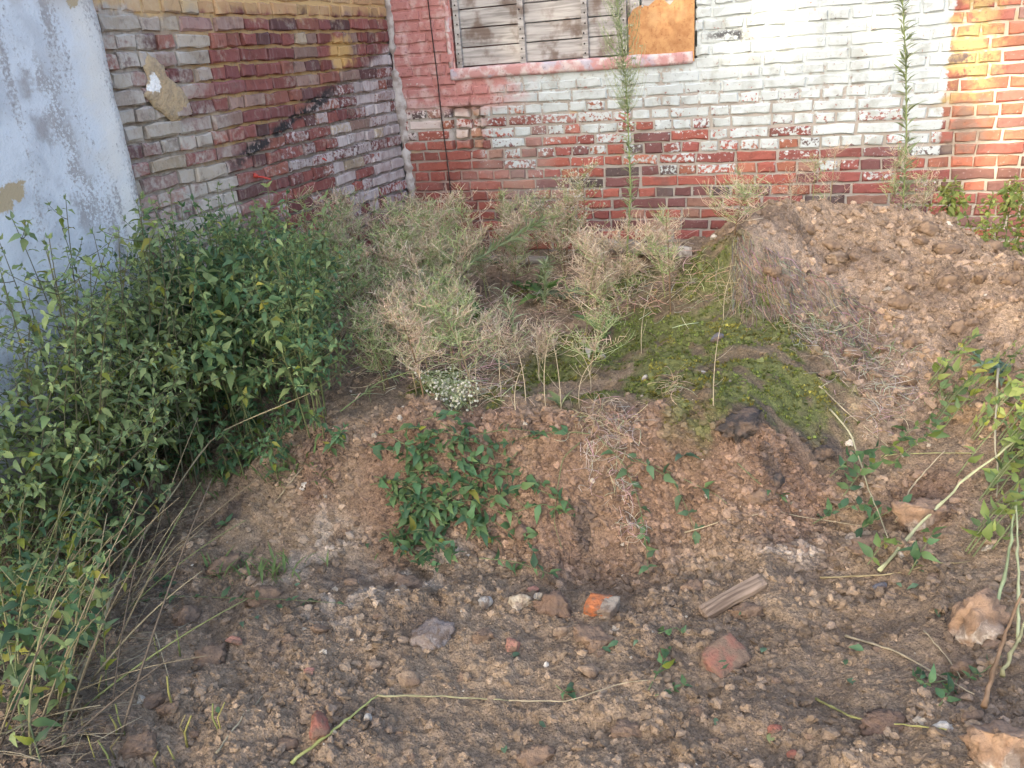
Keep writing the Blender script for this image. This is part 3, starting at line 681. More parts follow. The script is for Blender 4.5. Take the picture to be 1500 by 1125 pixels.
def tree(name,label,base,ctr,rad,nleaf,seed):
    r=np.random.default_rng(seed); root=empty(name,base); tag(root,label,'tree',None)
    mb=MB(); base=np.array(base,float); ctr=np.array(ctr,float)
    fork=base*.45+ctr*.55
    mb.tube([base,base*.7+ctr*.3+np.array([.1,0,0]),fork,ctr+np.array([0,0,rad[2]*.5])],np.array([.30,.24,.18,.04]),10)
    for k in range(9):
        d=r.normal(size=3); d/=np.linalg.norm(d); d[2]=abs(d[2])*.6
        e=ctr+d*np.array(rad)*.8; st_=fork+(ctr-fork)*r.uniform(0,.7)
        mb.tube([st_,(st_+e)/2+np.array([0,0,.25]),e],np.array([.10,.06,.015]),6)
    mb.build('trunk',M['bark'],root)
    cl=ctr+r.normal(size=(70,3))*np.array(rad)*.42; k=r.integers(0,70,nleaf)
    P=np.where(r.random((nleaf,1))<.45,cl[k]+r.normal(size=(nleaf,3))*np.array(rad)*.16, 0)
    d=r.normal(size=(nleaf,3)); d/=np.linalg.norm(d,axis=1)[:,None]; u=r.random((nleaf,1))**(1/2.6)
    P=np.where(P==0,ctr+d*u*np.array(rad),P)
    ok=np.ones(nleaf,bool)
    for (q,rr) in DAP:
        v=P-q; t=v@suns; dist=np.linalg.norm(v-t[:,None]*suns,axis=1); ok&=~(dist<rr+.05)
    P=P[ok]; n=len(P)
    a=r.normal(size=(n,3)); a/=np.linalg.norm(a,axis=1)[:,None]; b=np.cross(a,r.normal(size=(n,3))); b/=np.linalg.norm(b,axis=1)[:,None]
    L=r.uniform(.09,.15,(n,1)); V=np.stack([P-a*L,P+b*L*.62-a*L*.1,P+a*L,P-b*L*.62-a*L*.1],1).reshape(-1,3)
    F=np.arange(4*n).reshape(n,4); C=np.repeat(np.concatenate([np.array([.06,.10,.025])*r.uniform(.6,1.6,(n,1)),np.ones((n,1))],1),4,0)
    o=link('crown',mesh_from('crown',V,F.tolist(),C,False),M['tleaf'],root); o['kind']='stuff'
mid=np.array([-.8,3.6,.8])
for i,(dist,off,rad,nl) in enumerate([(17,(2.1,0,.2),(3.3,2.2,3.1),46000),(18.5,(-2.5,.3,0),(3.5,2.2,3.2),46000)]):
    c_=mid+suns*dist+np.array(off); tree('shade_tree',['broad leafy tree behind the photographer to the right','broad leafy tree behind the photographer to the left'][i],(c_[0],c_[1]-.8,-.3),c_,rad,nl,50+i)
# ------------------------------------------------------------------ plant materials
def leafmat(name,transl=.3,rough=.55,vein=True):
    m=begin(name); c,_=attr(); r_=orand()
    c=mix(c,gray(r_*.55+.72),1.0,'MULTIPLY'); c=mix(c,(.34,.31,.08),noise(40,3).sst(.62,.78)*.35); c=mix(c,(.16,.10,.05),noise(130,3).sst(.72,.78)*.5)
    return finish(m,c,rough,noise(90,3),.25,.003,transl=transl,spec=.35)
M['leaf']=leafmat('green_leaf',.45)
m=begin('green_stem'); c,_=attr(); M['stem']=finish(m,mix(c,gray(noise(30,3)*.8+.6),1.0,'MULTIPLY'),.7,spec=.2)
m=begin('dry_twig'); c,_=attr(); M['dry']=finish(m,mix(c,gray(noise(25,3)*.9+.55),1.0,'MULTIPLY'),.9,transl=.15,spec=.1)
# leaf shapes: along +y, unit length, normal +z
def leaf_shape(width=.42,fold=.25,curl=.25,rows=6,pos_=.38,serr=0,wav=0,seed=0):
    r=random.Random(seed); V=[(0,0,0)]; F=[]
    for i in range(1,rows):
        t=i/rows; w=width*.5*((t/pos_)**.75 if t<pos_ else (max(0,(1-t)/(1-pos_)))**.85)*(1+serr*(.5 if i%2 else -.5))
        z=-curl*t*t+.05*math.sin(t*3)
        a=wav*r.uniform(-1,1)
        V+= [(-w,t,z+fold*w+a*w),(0,t+.01,z),(w,t,z+fold*w-a*w)]
    V.append((0,1,-curl)); n=len(V)
    F+= [(0,2,1),(0,3,2)]
    for i in range(rows-2):
        b=1+3*i; F+= [(b,b+1,b+4,b+3),(b+1,b+2,b+5,b+4)]
    b=1+3*(rows-2); F+= [(b,b+1,n-1),(b+1,b+2,n-1)]
    return np.array(V),F
LV=[leaf_shape(.52,.35,.25,7,.33,.12,.25,1),leaf_shape(.46,.2,.4,7,.35,.12,.2,2),leaf_shape(.56,.5,.15,7,.32,.1,.3,3),leaf_shape(.44,.3,.55,7,.36,.12,.3,4)]
NV=[leaf_shape(.13,.4,.25,5,.4,0,.2,5),leaf_shape(.11,.5,.5,5,.4,0,.3,6)]     # narrow leaves
BV=[leaf_shape(.34,.35,.45,8,.55,.08,.5,7),leaf_shape(.28,.5,.25,8,.5,.1,.5,8)]  # broad long leaves
def unit(v): v=np.asarray(v,float); return v/(np.linalg.norm(v)+1e-9)
def frame(d,nrm):
    d=unit(d); x=unit(np.cross(d,nrm)); return np.stack([x,d,np.cross(x,d)],1)
def put_leaf(mb,shape,p,d,nrm,L,colr):
    V,F=shape; mb.add((V*L)@frame(d,nrm).T+p,F,colr)
LEAFMESH={}
def leaf_obj(parent,shapes,k,p,d,nrm,L,colr,name='leaf'):
    key=(id(shapes),k,tuple(round(c,2) for c in colr))
    if key not in LEAFMESH:
        V,F=shapes[k]; me=mesh_from('leaf',V,F,np.tile([*key[2],1],(len(V),1))); me.materials.append(M['leaf']); LEAFMESH[key]=me
    o=bpy.data.objects.new(name,LEAFMESH[key]); COL.objects.link(o); B=frame(d,nrm)*L
    mw=Matrix([[*B[0],p[0]],[*B[1],p[1]],[*B[2],p[2]],[0,0,0,1]])
    if parent is not None:
        o.parent=parent; o.matrix_basis=Matrix.Translation(-Vector(parent.location))@mw
    else: o.matrix_basis=mw
    return o
GREENS=[(.210,.285,.110),(.260,.330,.135),(.165,.230,.105),(.280,.340,.130),(.205,.285,.140)]
YEL=[(.22,.25,.04),(.30,.29,.06),(.16,.21,.04)]
DARKG=[(.085,.165,.072),(.105,.195,.092),(.075,.140,.072),(.13,.21,.08)]
def bez(p0,p1,p2,n):
    t=np.linspace(0,1,n)[:,None]; return (1-t)**2*p0+2*t*(1-t)*p1+t*t*p2
def resample(P,n):
    P=np.asarray(P,float); d=np.r_[0,np.cumsum(np.linalg.norm(np.diff(P,axis=0),axis=1))]; t=np.linspace(0,d[-1],n)
    return np.stack([np.interp(t,d,P[:,i]) for i in range(3)],1)
CAMP=np.array([0,0,HC])
def weed(base,height,lean,nodes,LL,label,group,palette=GREENS,name='leafy_weed',bare=.3,branch=.5,yel=.06,scol=(.12,.14,.06),cat='weed',r0=.004,bsize=(.4,.9),droop=.3):
    """upright opposite-leaved weed: stem + foliage"""
    base=np.asarray(base,float); root=empty(name,base); tag(root,label,cat,group)
    top=base+np.array([lean[0],lean[1],height]); midp=base+np.array([lean[0]*.25+rnd.uniform(-.05,.05),lean[1]*.25+rnd.uniform(-.05,.05),height*.6])
    P=bez(base-np.array([0,0,.03]),midp,top,14); sm=MB(); sm.tube(P,np.linspace(r0,r0*.35,14),5,scol)
    lm=MB(); ph=rnd.uniform(0,6.28)
    def pairs(Q,L0,count,start):
        nonlocal ph
        for i in range(count):
            t=start+(1-start)*(i+.5)/count; f=t*(len(Q)-1); k=min(int(f),len(Q)-2); p=Q[k]+(Q[k+1]-Q[k])*(f-k); tg=unit(Q[k+1]-Q[k])
            ph+=1.57+rnd.uniform(-.3,.3); L=L0*rnd.uniform(.7,1.15)*(1-.5*max(0,t-.6)/.4)
            a=unit(np.cross(tg,[.3,.2,1])); b=np.cross(tg,a)
            for s in (1,-1):
                if rnd.random()<.08: continue
                side=(a*math.cos(ph)+b*math.sin(ph))*s
                d=unit(side+tg*rnd.uniform(.1,.5)-np.array([0,0,droop*rnd.uniform(.3,1.6)])); nn=unit(tg+np.array([0,0,.6])+rng.normal(size=3)*.3)
                colr=rnd.choice(YEL) if rnd.random()<yel else rnd.choice(palette)
                sc_=rnd.uniform(.8,1.25); put_leaf(lm,rnd.choice(LV),p+side*.004,d,nn,L,tuple(c*sc_ for c in colr))
        e=Q[-1]
        for s in range(3): put_leaf(lm,rnd.choice(LV),e,unit(rng.normal(size=3)*.7+np.array([0,0,.8])),rng.normal(size=3),L0*.45,rnd.choice(palette))
    pairs(P,LL,nodes,bare)
    for i in range(nodes):
        if rnd.random()<branch:
            t=bare+(.95-bare)*rnd.random(); k=min(int(t*13),12); p=P[k]; a=rnd.uniform(0,6.28); bl=height*rnd.uniform(.15,.38)*(1.1-t)*1.6
            e=p+np.array([math.cos(a)*bl,math.sin(a)*bl,bl*rnd.uniform(.2,.9)])
            Q=bez(p,(p+e)/2+np.array([0,0,-.02]),e,6); sm.tube(Q,np.linspace(r0*.5,r0*.25,6),4,scol); pairs(Q,LL*rnd.uniform(*bsize),max(2,int(bl/.05)),.15)
    sm.build('stem',M['stem'],root); o=lm.build('foliage',M['leaf'],root); o['kind']='stuff'
    return root
def sprig(pts,LL,label,group,spacing=.05,palette=DARKG,name='leafy_sprig',cat='sprig',r0=.0022,shapes=LV,start=.1,scol=(.13,.15,.07),yel=.03,flat=.75,droop=.1,single=False):
    """a lying or trailing shoot: stem + each leaf its own part"""
    pts=np.asarray(pts,float); n=max(6,len(pts)*4); P=resample(pts,n); 
    P[1:-1]=(P[:-2]+2*P[1:-1]+P[2:])/4
    root=empty(name,P[0]); tag(root,label,cat,group); sm=MB(); sm.tube(P,np.linspace(r0,r0*.5,n),5,scol); sm.build('stem',M['stem'],root)
    Ltot=np.linalg.norm(np.diff(P,axis=0),axis=1).sum(); cnt=max(2,int(Ltot*(1-start)/spacing)); ph=rnd.uniform(0,3)
    for i in range(cnt):
        t=start+(1-start)*(i+.7+rnd.uniform(-.4,.3))/cnt; f=min(t,.999)*(n-1); k=int(f); p=P[k]+(P[min(k+1,n-1)]-P[k])*(f-k); tg=unit(P[min(k+1,n-1)]-P[max(k-1,0)])
        up=np.array([0,0,1.]); a=unit(np.cross(tg,up+.01)); 
        for s in ((1,) if single else (1,-1)):
            if rnd.random()<.22: continue
            d=unit(a*s*rnd.uniform(.3,1)+tg*rnd.uniform(-.2,1.0)+up*rnd.uniform(-.3-droop,.6)+rng.normal(size=3)*.2); nn=unit(up*flat+rng.normal(size=3)*.5-np.array([0,.45,0]))
            colr=rnd.choice(YEL) if rnd.random()<yel else rnd.choice(palette)
            leaf_obj(root,shapes,rnd.randrange(len(shapes)),p,d,nn,LL*rnd.uniform(.45,1.25),colr)
    return root
# ------------------------------------------------------------------ thicket on the left
lab_back='leafy green weed in the dense thicket against the brick side wall'
lab_front='tall thin leafy weed standing in front of the white plastered wall'
def inA(x,y): return x<-1.70-.27*max(0,y-3.0)
nA=0
while nA<98:
    x=rnd.uniform(-2.92,-1.7); y=2.7+2.1*rnd.random()**1.3
    if not inA(x,y) or (x<-2.75 and y>4.2): continue
    if toPx(np.array([x,y,.45]))[0]>468 or toPx(np.array([x,y,.9]))[0]>455: continue
    nA+=1; near=sst(3.6,2.8,np.array([y]))[0]
    h=(rnd.uniform(.66,.98) if y<3.7 else rnd.uniform(.55,.80))*(1-.30*max(0,(x+2.15)/.4))
    weed(on(x,y),h,(rnd.uniform(-.12,.25),rnd.uniform(-.25,.05)),rnd.randint(9,13),rnd.choice([rnd.uniform(.040,.055),rnd.uniform(.060,.080),rnd.uniform(.070,.095)]),lab_back,'weeds of the thicket by the side wall',palette=GREENS if y>3.3 else DARKG+GREENS[:2],branch=.95,yel=.03)
nB=0
while nB<70:
    x=rnd.uniform(-2.92,-2.15); y=rnd.uniform(1.55,2.8)
    if x>-2.45+.35*(y-2.3): continue
    nB+=1
    weed(on(x,y),rnd.uniform(.72,1.22),(rnd.uniform(-.05,.40),rnd.uniform(-.2,.2)),rnd.randint(9,12),rnd.uniform(.050,.075),lab_front,'weeds in front of the plastered wall',bare=.25,branch=.7,yel=.10,scol=(.10,.10,.06))
# hanging lower fringe, small leaves low down
for i in range(46):
    px=rnd.uniform(150,500); py=rnd.uniform(600,705); p=G(px,py)
    weed(p,rnd.uniform(.10,.28),(rnd.uniform(-.05,.15),rnd.uniform(-.12,.05)),rnd.randint(4,6),rnd.uniform(.045,.07),'small low weed along the foot of the thicket','low weeds along the thicket edge',bare=.15,branch=.5,palette=DARKG,name='low_weed')
# leaning straw stems and cut stubs in the lower left corner
mbs=[]
for i in range(70):
    px=rnd.uniform(-20,230); py=rnd.uniform(820,1130)
    if px>60+ (1130-py)*.55 and rnd.random()<.8: continue
    p=G(px,py); L=rnd.uniform(.35,.9); a=rnd.gauss(.55,.35); dy=rnd.uniform(.0,.5)
    e=p+np.array([math.sin(a)*L*.75,dy*L,math.cos(a)*L*.75]); m_=(p+e)/2+np.array([rnd.uniform(-.04,.02),0,rnd.uniform(0,.05)])
    mb=MB(); colr=rnd.choice([(.24,.20,.13),(.18,.15,.10),(.17,.20,.09),(.12,.10,.08),(.28,.25,.17)])
    mb.tube(bez(p-np.array([0,0,.02]),m_,e,8),np.linspace(rnd.uniform(.0022,.0045),.0012,8),5,colr)
    tag(mb.build('straw_stalk',M['dry']),'dry leaning straw stalk in the tangle at the lower left','stalk','leaning stalks at the lower left')
for i in range(24):
    px=rnd.uniform(0,330); py=rnd.uniform(960,1125); p=G(px,py); mb=MB(); h=rnd.uniform(.04,.11)
    mb.tube([p-np.array([0,0,.02]),p+np.array([rnd.uniform(-.02,.02),0,h*.5]),p+np.array([rnd.uniform(-.03,.04),.01,h])],rnd.uniform(.002,.0042),6,rnd.choice([(.28,.26,.09),(.24,.20,.10),(.2,.22,.08)]))
    tag(mb.build('cut_stub',M['dry']),'short cut plant stub sticking up from the soil at the lower left','stub','cut stubs at the lower left')
for i in range(60):
    px=rnd.uniform(-60,200); py=rnd.uniform(760,1120)
    if px>70+(1080-py)*.5: continue
    weed(G(px,py),rnd.uniform(.22,.55),(rnd.uniform(.0,.28),rnd.uniform(-.05,.2)),rnd.randint(5,8),rnd.uniform(.045,.075),'leafy weed rising from the straw tangle at the lower left','weeds of the lower left tangle',palette=GREENS[:3]+DARKG,bare=.15,branch=.5,yel=.12,scol=(.20,.19,.10))
# fine dead litter
mb=MB()
for i in range(1500):
    px=rnd.uniform(-20,330); py=rnd.uniform(640,1130)
    if px>110+(1130-py)*.42+rnd.gauss(0,30): continue
    p=G(px,py,.004+abs(rnd.gauss(0,.02))); a=rnd.gauss(.5,.9); L=rnd.uniform(.05,.26); e=p+np.array([math.cos(a)*L,math.sin(a)*L*.8,rnd.uniform(-.01,.05)])
    mb.tube(bez(p,(p+e)/2+np.array([0,0,rnd.uniform(0,.03)]),e,4),rnd.uniform(.0009,.0018),3,rnd.choice([(.22,.18,.12),(.13,.11,.09),(.30,.26,.18),(.09,.08,.07)]))
tag(mb.build('plant_litter',M['dry']),'matted brown dead stems littering the ground under the left weeds','litter',kind='stuff')
# leafy shoots of the lower left, each leaf a part
for i,(pts,LL,lab) in enumerate([
 ([(10,1000),(20,950),(8,890)],.085,'large-leaved yellowing shoot at the left edge of the picture'),
 ([(60,1120),(55,1070),(50,1010)],.06,'leafy shoot low in the lower left corner'),
 ([(120,960),(150,930),(165,905)],.06,'green shoot with drooping leaves among the lower left straw'),
 ([(155,1010),(185,985),(190,950)],.05,'small dark leafy shoot below the straw tangle'),
 ([(35,900),(50,860),(60,840)],.055,'shoot with pale leaves rising from the dark litter'),
 ([(90,800),(130,780),(180,770)],.05,'shoot leaning across the straw tangle on the left')]):
    P=[G(*q) for q in pts]; h=[.03,.14,.30]; P=[p+np.array([0,0,h[k]]) for k,p in enumerate([P[0],P[0]*.5+P[1]*.5,P[1]])]
    P[0][2]-=.04
    sprig(P,LL,lab,None,.045,GREENS+YEL[:1],r0=.003,yel=.25 if i==0 else .06,flat=.5)
# ------------------------------------------------------------------ dry horseweed tangle on the bank
TAN=[(.66,.48,.38),(.62,.50,.34),(.54,.46,.30),(.72,.63,.48),(.46,.34,.24)]
GRN=[(.36,.44,.19),(.44,.50,.26),(.28,.38,.14)]
def dry_weed(base,h,lean,label,group,green=.35,nb=24,spread_=.22,name='dried_weed',seeds=0,twr=.0011,curl=.5,palette=None):
    base=np.asarray(base,float); root=empty(name,base); tag(root,label,'weed',group)
    top=base+np.array([lean[0],lean[1],h]); P=bez(base-np.array([0,0,.03]),base+np.array([lean[0]*.2,lean[1]*.2,h*.6]),top,10)
    sm=MB(); c0=rnd.choice([(.22,.15,.09),(.30,.24,.14),(.24,.24,.11)]); sm.tube(P,np.linspace(.0042,.0015,10),5,c0); sm.build('stem',M['dry'],root)
    tm=MB(); 
    for i in range(nb):
        t=rnd.uniform(.25,1); f=t*9; k=min(int(f),8); p=P[k]+(P[k+1]-P[k])*(f-k); a=rnd.uniform(0,6.28); L=spread_*rnd.uniform(.5,1.1)*(1.15-.55*t)
        e=p+np.array([math.cos(a)*L,math.sin(a)*L,L*rnd.uniform(.15,1.0)]); Q=bez(p,(p+e)/2-np.array([0,0,.02]),e,4)
        pal=palette or (GRN if rnd.random()<green else TAN); c1=rnd.choice(pal); tm.tube(Q,twr*1.5,3,c1)
        for j in range(rnd.randint(8,13)):
            q=Q[0]+(Q[3]-Q[0])*rnd.uniform(.2,1.0); d=rng.normal(size=3)*.75; d[2]=d[2]*.7+.75; l=rnd.uniform(.025,.085)
            e2=q+d*l*.6; m_=(q+e2)/2+rng.normal(size=3)*l*curl*.5
            cc=rnd.choice(pal if rnd.random()<.7 else TAN); sc_=rnd.uniform(.8,1.3)
            tm.tube(bez(q,m_,e2,3),rnd.uniform(.75,1.35)*twr,3,tuple(v*sc_ for v in cc))
            if seeds and rnd.random()<seeds: tm.add(ICO1*rnd.uniform(.004,.0075)*np.array([1,1,.8])+e2,ICO1F,rnd.choice([(.52,.50,.40),(.44,.44,.31),(.56,.53,.46)]))
    o=tm.build('twigs',M['dry'],root); o['kind']='stuff'; return root
grp='dried weeds on the bank below the window'
nd=0
for i in range(700):
    px=rnd.uniform(465,1010); py=rnd.uniform(385,585)
    if py>560 and not 560<px<760: continue
    if px>880 and py>440 and rnd.random()<.6: continue
    if py>480 and px>600 and rnd.random()<.3: continue
    if 735<px<850 and 425<py<520: continue
    if 700<px<1010 and py>500 and rnd.random()<.8: continue
    p=G(px,py); far=(p[1]-3)/3
    if px>900 and rnd.random()<.6: continue
    if px>835 and py<430: continue
    h=rnd.uniform(.36,.68)*(1.0 if px<720 else .74)*(1 if py<520 else .7)
    if px<560: h*=1.25
    dry_weed(p,h,(rnd.uniform(-.12,.15),rnd.uniform(-.15,.05)),'pale dried bushy weed in the tangle on the bank',grp,green=rnd.choice([.15,.5,.9]) if px<660 else rnd.choice([.05,.2,.7]),nb=rnd.randint(20,32),spread_=rnd.uniform(.10,.21),twr=.0012+.0004*far)
    nd+=1
    if nd>=88: break
for (px,py,h,lab,sd,gr) in [(860,392,.62,'seeding weed with whitish fluff left of the tall horseweed',.55,.6),(830,385,.50,'bushy dried weed with fluffy tips before the window wall',.5,.5),(805,380,.45,'grey-green fluffy weed beside the leaning horseweed',.4,.8),(620,375,.42,'curly dried weed in the wall corner',0,.05),(535,440,.62,'tall brown-stemmed dried weed beside the green thicket',0,.5),(575,430,.52,'pale curly dried weed before the wall corner',0,.1),(505,450,.55,'dried weed with reddish stem at the thicket edge',0,.6),(1075,345,.22,'thin dried weed on the left shoulder of the heap',0,.6),(960,395,.26,'small tan dried weed right of the tall horseweed',0,.1)]:
    dry_weed(aty(px,py,min(5.6,G(px,py)[1])) if False else G(px,py),h,(rnd.uniform(-.08,.08),rnd.uniform(-.1,.02)),lab,None,green=gr,nb=30,spread_=.2,seeds=sd,twr=.0012)
# straw-pale mat of fine dead stalks lying between
def mat(name,label,regions,n,pal,L=(.04,.16),r=(.0008,.0016),lift=.03,curl=.4):
    mb=MB()
    for i in range(n):
        (cx_,cy_,rx,ry)=rnd.choice(regions); px=rnd.gauss(cx_,rx*.5); py=rnd.gauss(cy_,ry*.5)
        p=G(px,py,abs(rnd.gauss(0,lift))); l=rnd.uniform(*L); d=rng.normal(size=3); d[2]*=.35; e=p+unit(d)*l; e[2]=max(e[2],gz(e[0],e[1])[0]+.003)
        mb.tube(bez(p,(p+e)/2+rng.normal(size=3)*l*curl*.5+np.array([0,0,.01]),e,5),rnd.uniform(*r),3,tuple(v*rnd.uniform(.8,1.2) for v in rnd.choice(pal)))
    return tag(mb.build(name,M['dry']),label,'dead grass',kind='stuff')
mat('dead_stalk_mat','pale tangle of dead stalks matted over the bank',[(700,500,90,60),(620,500,90,60),(880,440,130,40),(950,420,90,50),(820,450,90,50),(560,520,60,60),(700,560,60,40)],1500,TAN,lift=.06)
mat('silver_dead_grass','silvery curled dead grass on the flank of the heap',[(1290,560,70,50),(1250,520,60,40),(1300,600,40,40),(1200,490,40,25)],420,[(.44,.38,.30),(.36,.30,.23),(.5,.45,.37)],L=(.04,.12),lift=.02,curl=.8)
mb=MB()
for i in range(620):
    px=1075+rnd.random()**1.3*190; py=345+(px-1075)*.55+rnd.uniform(-10,80); L=rnd.uniform(14,60); a=math.radians(rnd.gauss(55 if px>1110 else 80,24))
    Q=[G(px+math.cos(a)*L*t,py+math.sin(a)*L*t,.004+.010*rnd.random()) for t in (0,.35,.7,1)]
    Q=[q+rng.normal(size=3)*.007 for q in Q]; mb.tube(Q,rnd.uniform(.0009,.0022),3,tuple(v*rnd.uniform(.7,1.2) for v in rnd.choice([(.36,.28,.22),(.28,.22,.18),(.42,.34,.27),(.22,.17,.14)])))
tag(mb.build('root_drape',M['dry']),'matted brown straw and roots draping down the left face of the heap','dead roots',kind='stuff')
mat('root_hair_tuft','tuft of pale hairlike dead roots hanging over the bank edge',[(895,625,45,30),(905,650,30,25)],150,[(.52,.42,.33),(.42,.33,.26)],L=(.04,.11),lift=.03,curl=.8)
mat('root_hair_strand','strand of pale curled dead roots hanging down the bank face',[(865,690,16,36),(905,700,10,40),(912,740,14,30),(925,775,18,16)],150,[(.55,.46,.40),(.44,.36,.31)],L=(.03,.09),lift=.015,curl=.9)
mat('dead_grass_wisp','wisps of dead grass on the mossy slope',[(985,575,14,18),(1060,430,40,30),(1010,420,50,40),(860,625,25,20)],170,[(.50,.42,.27),(.40,.33,.2)],L=(.04,.12),lift=.03,curl=.5)
# thin bare dry stalks standing on the bank
for (px,py,h,dx) in [(735,585,.30,.02),(770,590,.26,-.03),(800,600,.34,.05),(822,605,.30,-.02),(850,600,.22,.08),(865,575,.20,-.06),(700,590,.22,.02),(790,560,.25,.0),(1045,600,.32,.02),(1060,470,.22,.03),(940,520,.25,.03),(690,600,.2,.02),(756,605,.2,.05)]:
    p=G(px,py); mb=MB(); top=p+np.array([dx,0,h]); P=bez(p-np.array([0,0,.02]),p+np.array([-dx*.3,0,h*.6]),top,8); mb.tube(P,np.linspace(.0022,.001,8),4,(.50,.42,.29))
    for j in range(rnd.randint(2,5)):
        q=P[rnd.randint(2,6)]; d=np.array([rnd.uniform(-1,1),rnd.uniform(-.5,.5),rnd.uniform(.2,1)]); l=rnd.uniform(.05,.12); mb.tube(bez(q,q+d*l*.5+np.array([0,0,-.01]),q+d*l,4),.0009,3,(.52,.45,.33))
    tag(mb.build('dry_stalk',M['dry']),'thin bare branching straw stalk standing on the mossy bank','stalk','bare stalks on the bank')
# ------------------------------------------------------------------ tall green horseweeds
HG=[(.26,.32,.16),(.22,.28,.13),(.32,.37,.22)]
def horseweed(pts,label,leafL=.07,nleaf=170,plume=(.72,1.0),nplume=0,r0=.006,seeds=0,start=.05,name='horseweed',dens_top=1.0,scol=(.20,.25,.10),up=.75,plumeL=(.05,.17)):
    P=resample(np.asarray(pts,float),40); P[1:-1]=(P[:-2]+P[1:-1]*2+P[2:])/4
    root=empty(name,P[0]); tag(root,label,'weed'); sm=MB(); sm.tube(P,np.linspace(r0,r0*.4,40),6,scol); sm.build('stem',M['stem'],root); lm=MB()
    for i in range(nleaf):
        t=start+(1-start)*rnd.random()**(1/dens_top); f=t*39; k=min(int(f),38); p=P[k]+(P[k+1]-P[k])*(f-k); tg=unit(P[k+1]-P[k]); a=rng.normal(size=3); a=unit(a-tg*(a@tg))
        d=unit(a*rnd.uniform(.5,1)+tg*rnd.uniform(.3,1.2)*up); put_leaf(lm,rnd.choice(NV),p,d,unit(tg+rng.normal(size=3)*.4),leafL*rnd.uniform(.5,1.15)*(1-.35*t),rnd.choice(HG) if t>.12 else rnd.choice(TAN))
    o=lm.build('foliage',M['leaf'],root); o['kind']='stuff'
    if nplume:
        tm=MB()
        for i in range(nplume):
            t=rnd.uniform(*plume); f=t*39; k=min(int(f),38); p=P[k]; tg=unit(P[k+1]-P[k]); a=rng.normal(size=3); a=unit(a-tg*(a@tg)); L=rnd.uniform(*plumeL)
            e=p+a*L*.55+tg*L; Q=bez(p,p+a*L*.45+tg*L*.3,e,5); tm.tube(Q,.0013,3,rnd.choice(HG))
            for j in range(9):
                q=Q[0]+(Q[4]-Q[0])*rnd.uniform(.25,1); d=unit(rng.normal(size=3)+tg); e2=q+d*rnd.uniform(.012,.03); tm.tube([q,(q+e2)/2,e2],.0011,3,rnd.choice(HG))
                if rnd.random()<seeds: tm.add(ICO1*rnd.uniform(.0035,.0065)+e2,ICO1F,rnd.choice([(.44,.43,.33),(.36,.37,.24),(.52,.50,.43)]))
        o=tm.build('flower_branches',M['stem'],root); o['kind']='stuff'
    return root
pa=G(917,388); ya=pa[1]
horseweed([pa-np.array([0,0,.03]),aty(924,280,ya),aty(918,130,ya),aty(906,20,ya-.03),aty(885,-140,ya-.1)],'tall upright green horseweed standing before the white wall below the iron sheet',leafL=.095,nleaf=380,plume=(.46,1),nplume=230,plumeL=(.08,.27),r0=.006,start=.10,seeds=.1)
yb=5.35; pb_=aty(1322,318,yb)
horseweed([np.array([pb_[0],yb,gz(pb_[0],yb)[0]-.03]),pb_,aty(1328,200,yb),aty(1327,90,yb-.02),aty(1322,0,yb-.05),aty(1310,-140,yb-.1)],'tall upright horseweed with stiff needle leaves behind the soil heap',leafL=.12,nleaf=300,plume=(.80,1),nplume=30,r0=.006,start=.08)
for i in range(20):
    px=rnd.uniform(500,900); py=rnd.uniform(400,520); q=G(px,py); hh=rnd.uniform(.25,.55)*(1 if px<700 else .7); lx=rnd.uniform(-.15,.2)
    o=horseweed([q-np.array([0,0,.02]),q+np.array([lx*.3,0,hh*.5]),q+np.array([lx,-.05,hh])],'short green narrow-leaved weed growing through the dried tangle',leafL=.11,nleaf=55,r0=.003,start=.15,up=1.1); o['group']='green weeds in the dried tangle'
p0=G(545,500); p3=aty(795,322,4.75)
horseweed([p0,aty(600,448,p0[1]+.1),aty(690,385,4.4),p3],'green horseweed leaning over to the right across the dried tangle',leafL=.15,nleaf=150,r0=.006,start=.3,dens_top=2.2,scol=(.26,.31,.16),up=1.5)
p0=G(500,612,.03); P=[p0,G(560,590,.10),G(610,583,.13),G(650,590,.09),G(680,607,.05)]
horseweed(P,'fallen horseweed with white fluffy seed heads at the bank edge',leafL=.06,nleaf=70,plume=(.5,1.0),nplume=60,r0=.003,seeds=.6,plumeL=(.06,.22),start=.1)
p0=G(1300,312); 
for (px,py,h,lab) in [(1308,308,.42,'feathery dry weed at the foot of the tall needle-leaved horseweed'),(1350,318,.30,'wispy tan weed right of the needle-leaved horseweed')]:
    q=aty(px,py,5.3); q[2]=gz(q[0],5.3)[0]; dry_weed(q,h,(0,0),lab,None,green=.6,nb=30,spread_=.14)
for (px,py,h) in [(1190,300,.35),(1215,300,.42),(1160,300,.3),(1100,330,.35),(1080,330,.3)]:
    q=aty(px,py,5.3); q[2]=gz(q[0],5.3)[0]; dry_weed(q,h,(rnd.uniform(-.1,.1),0),'sparse wispy weed standing between heap and back wall','wispy weeds behind the heap',green=.3,nb=12,spread_=.14,twr=.001)
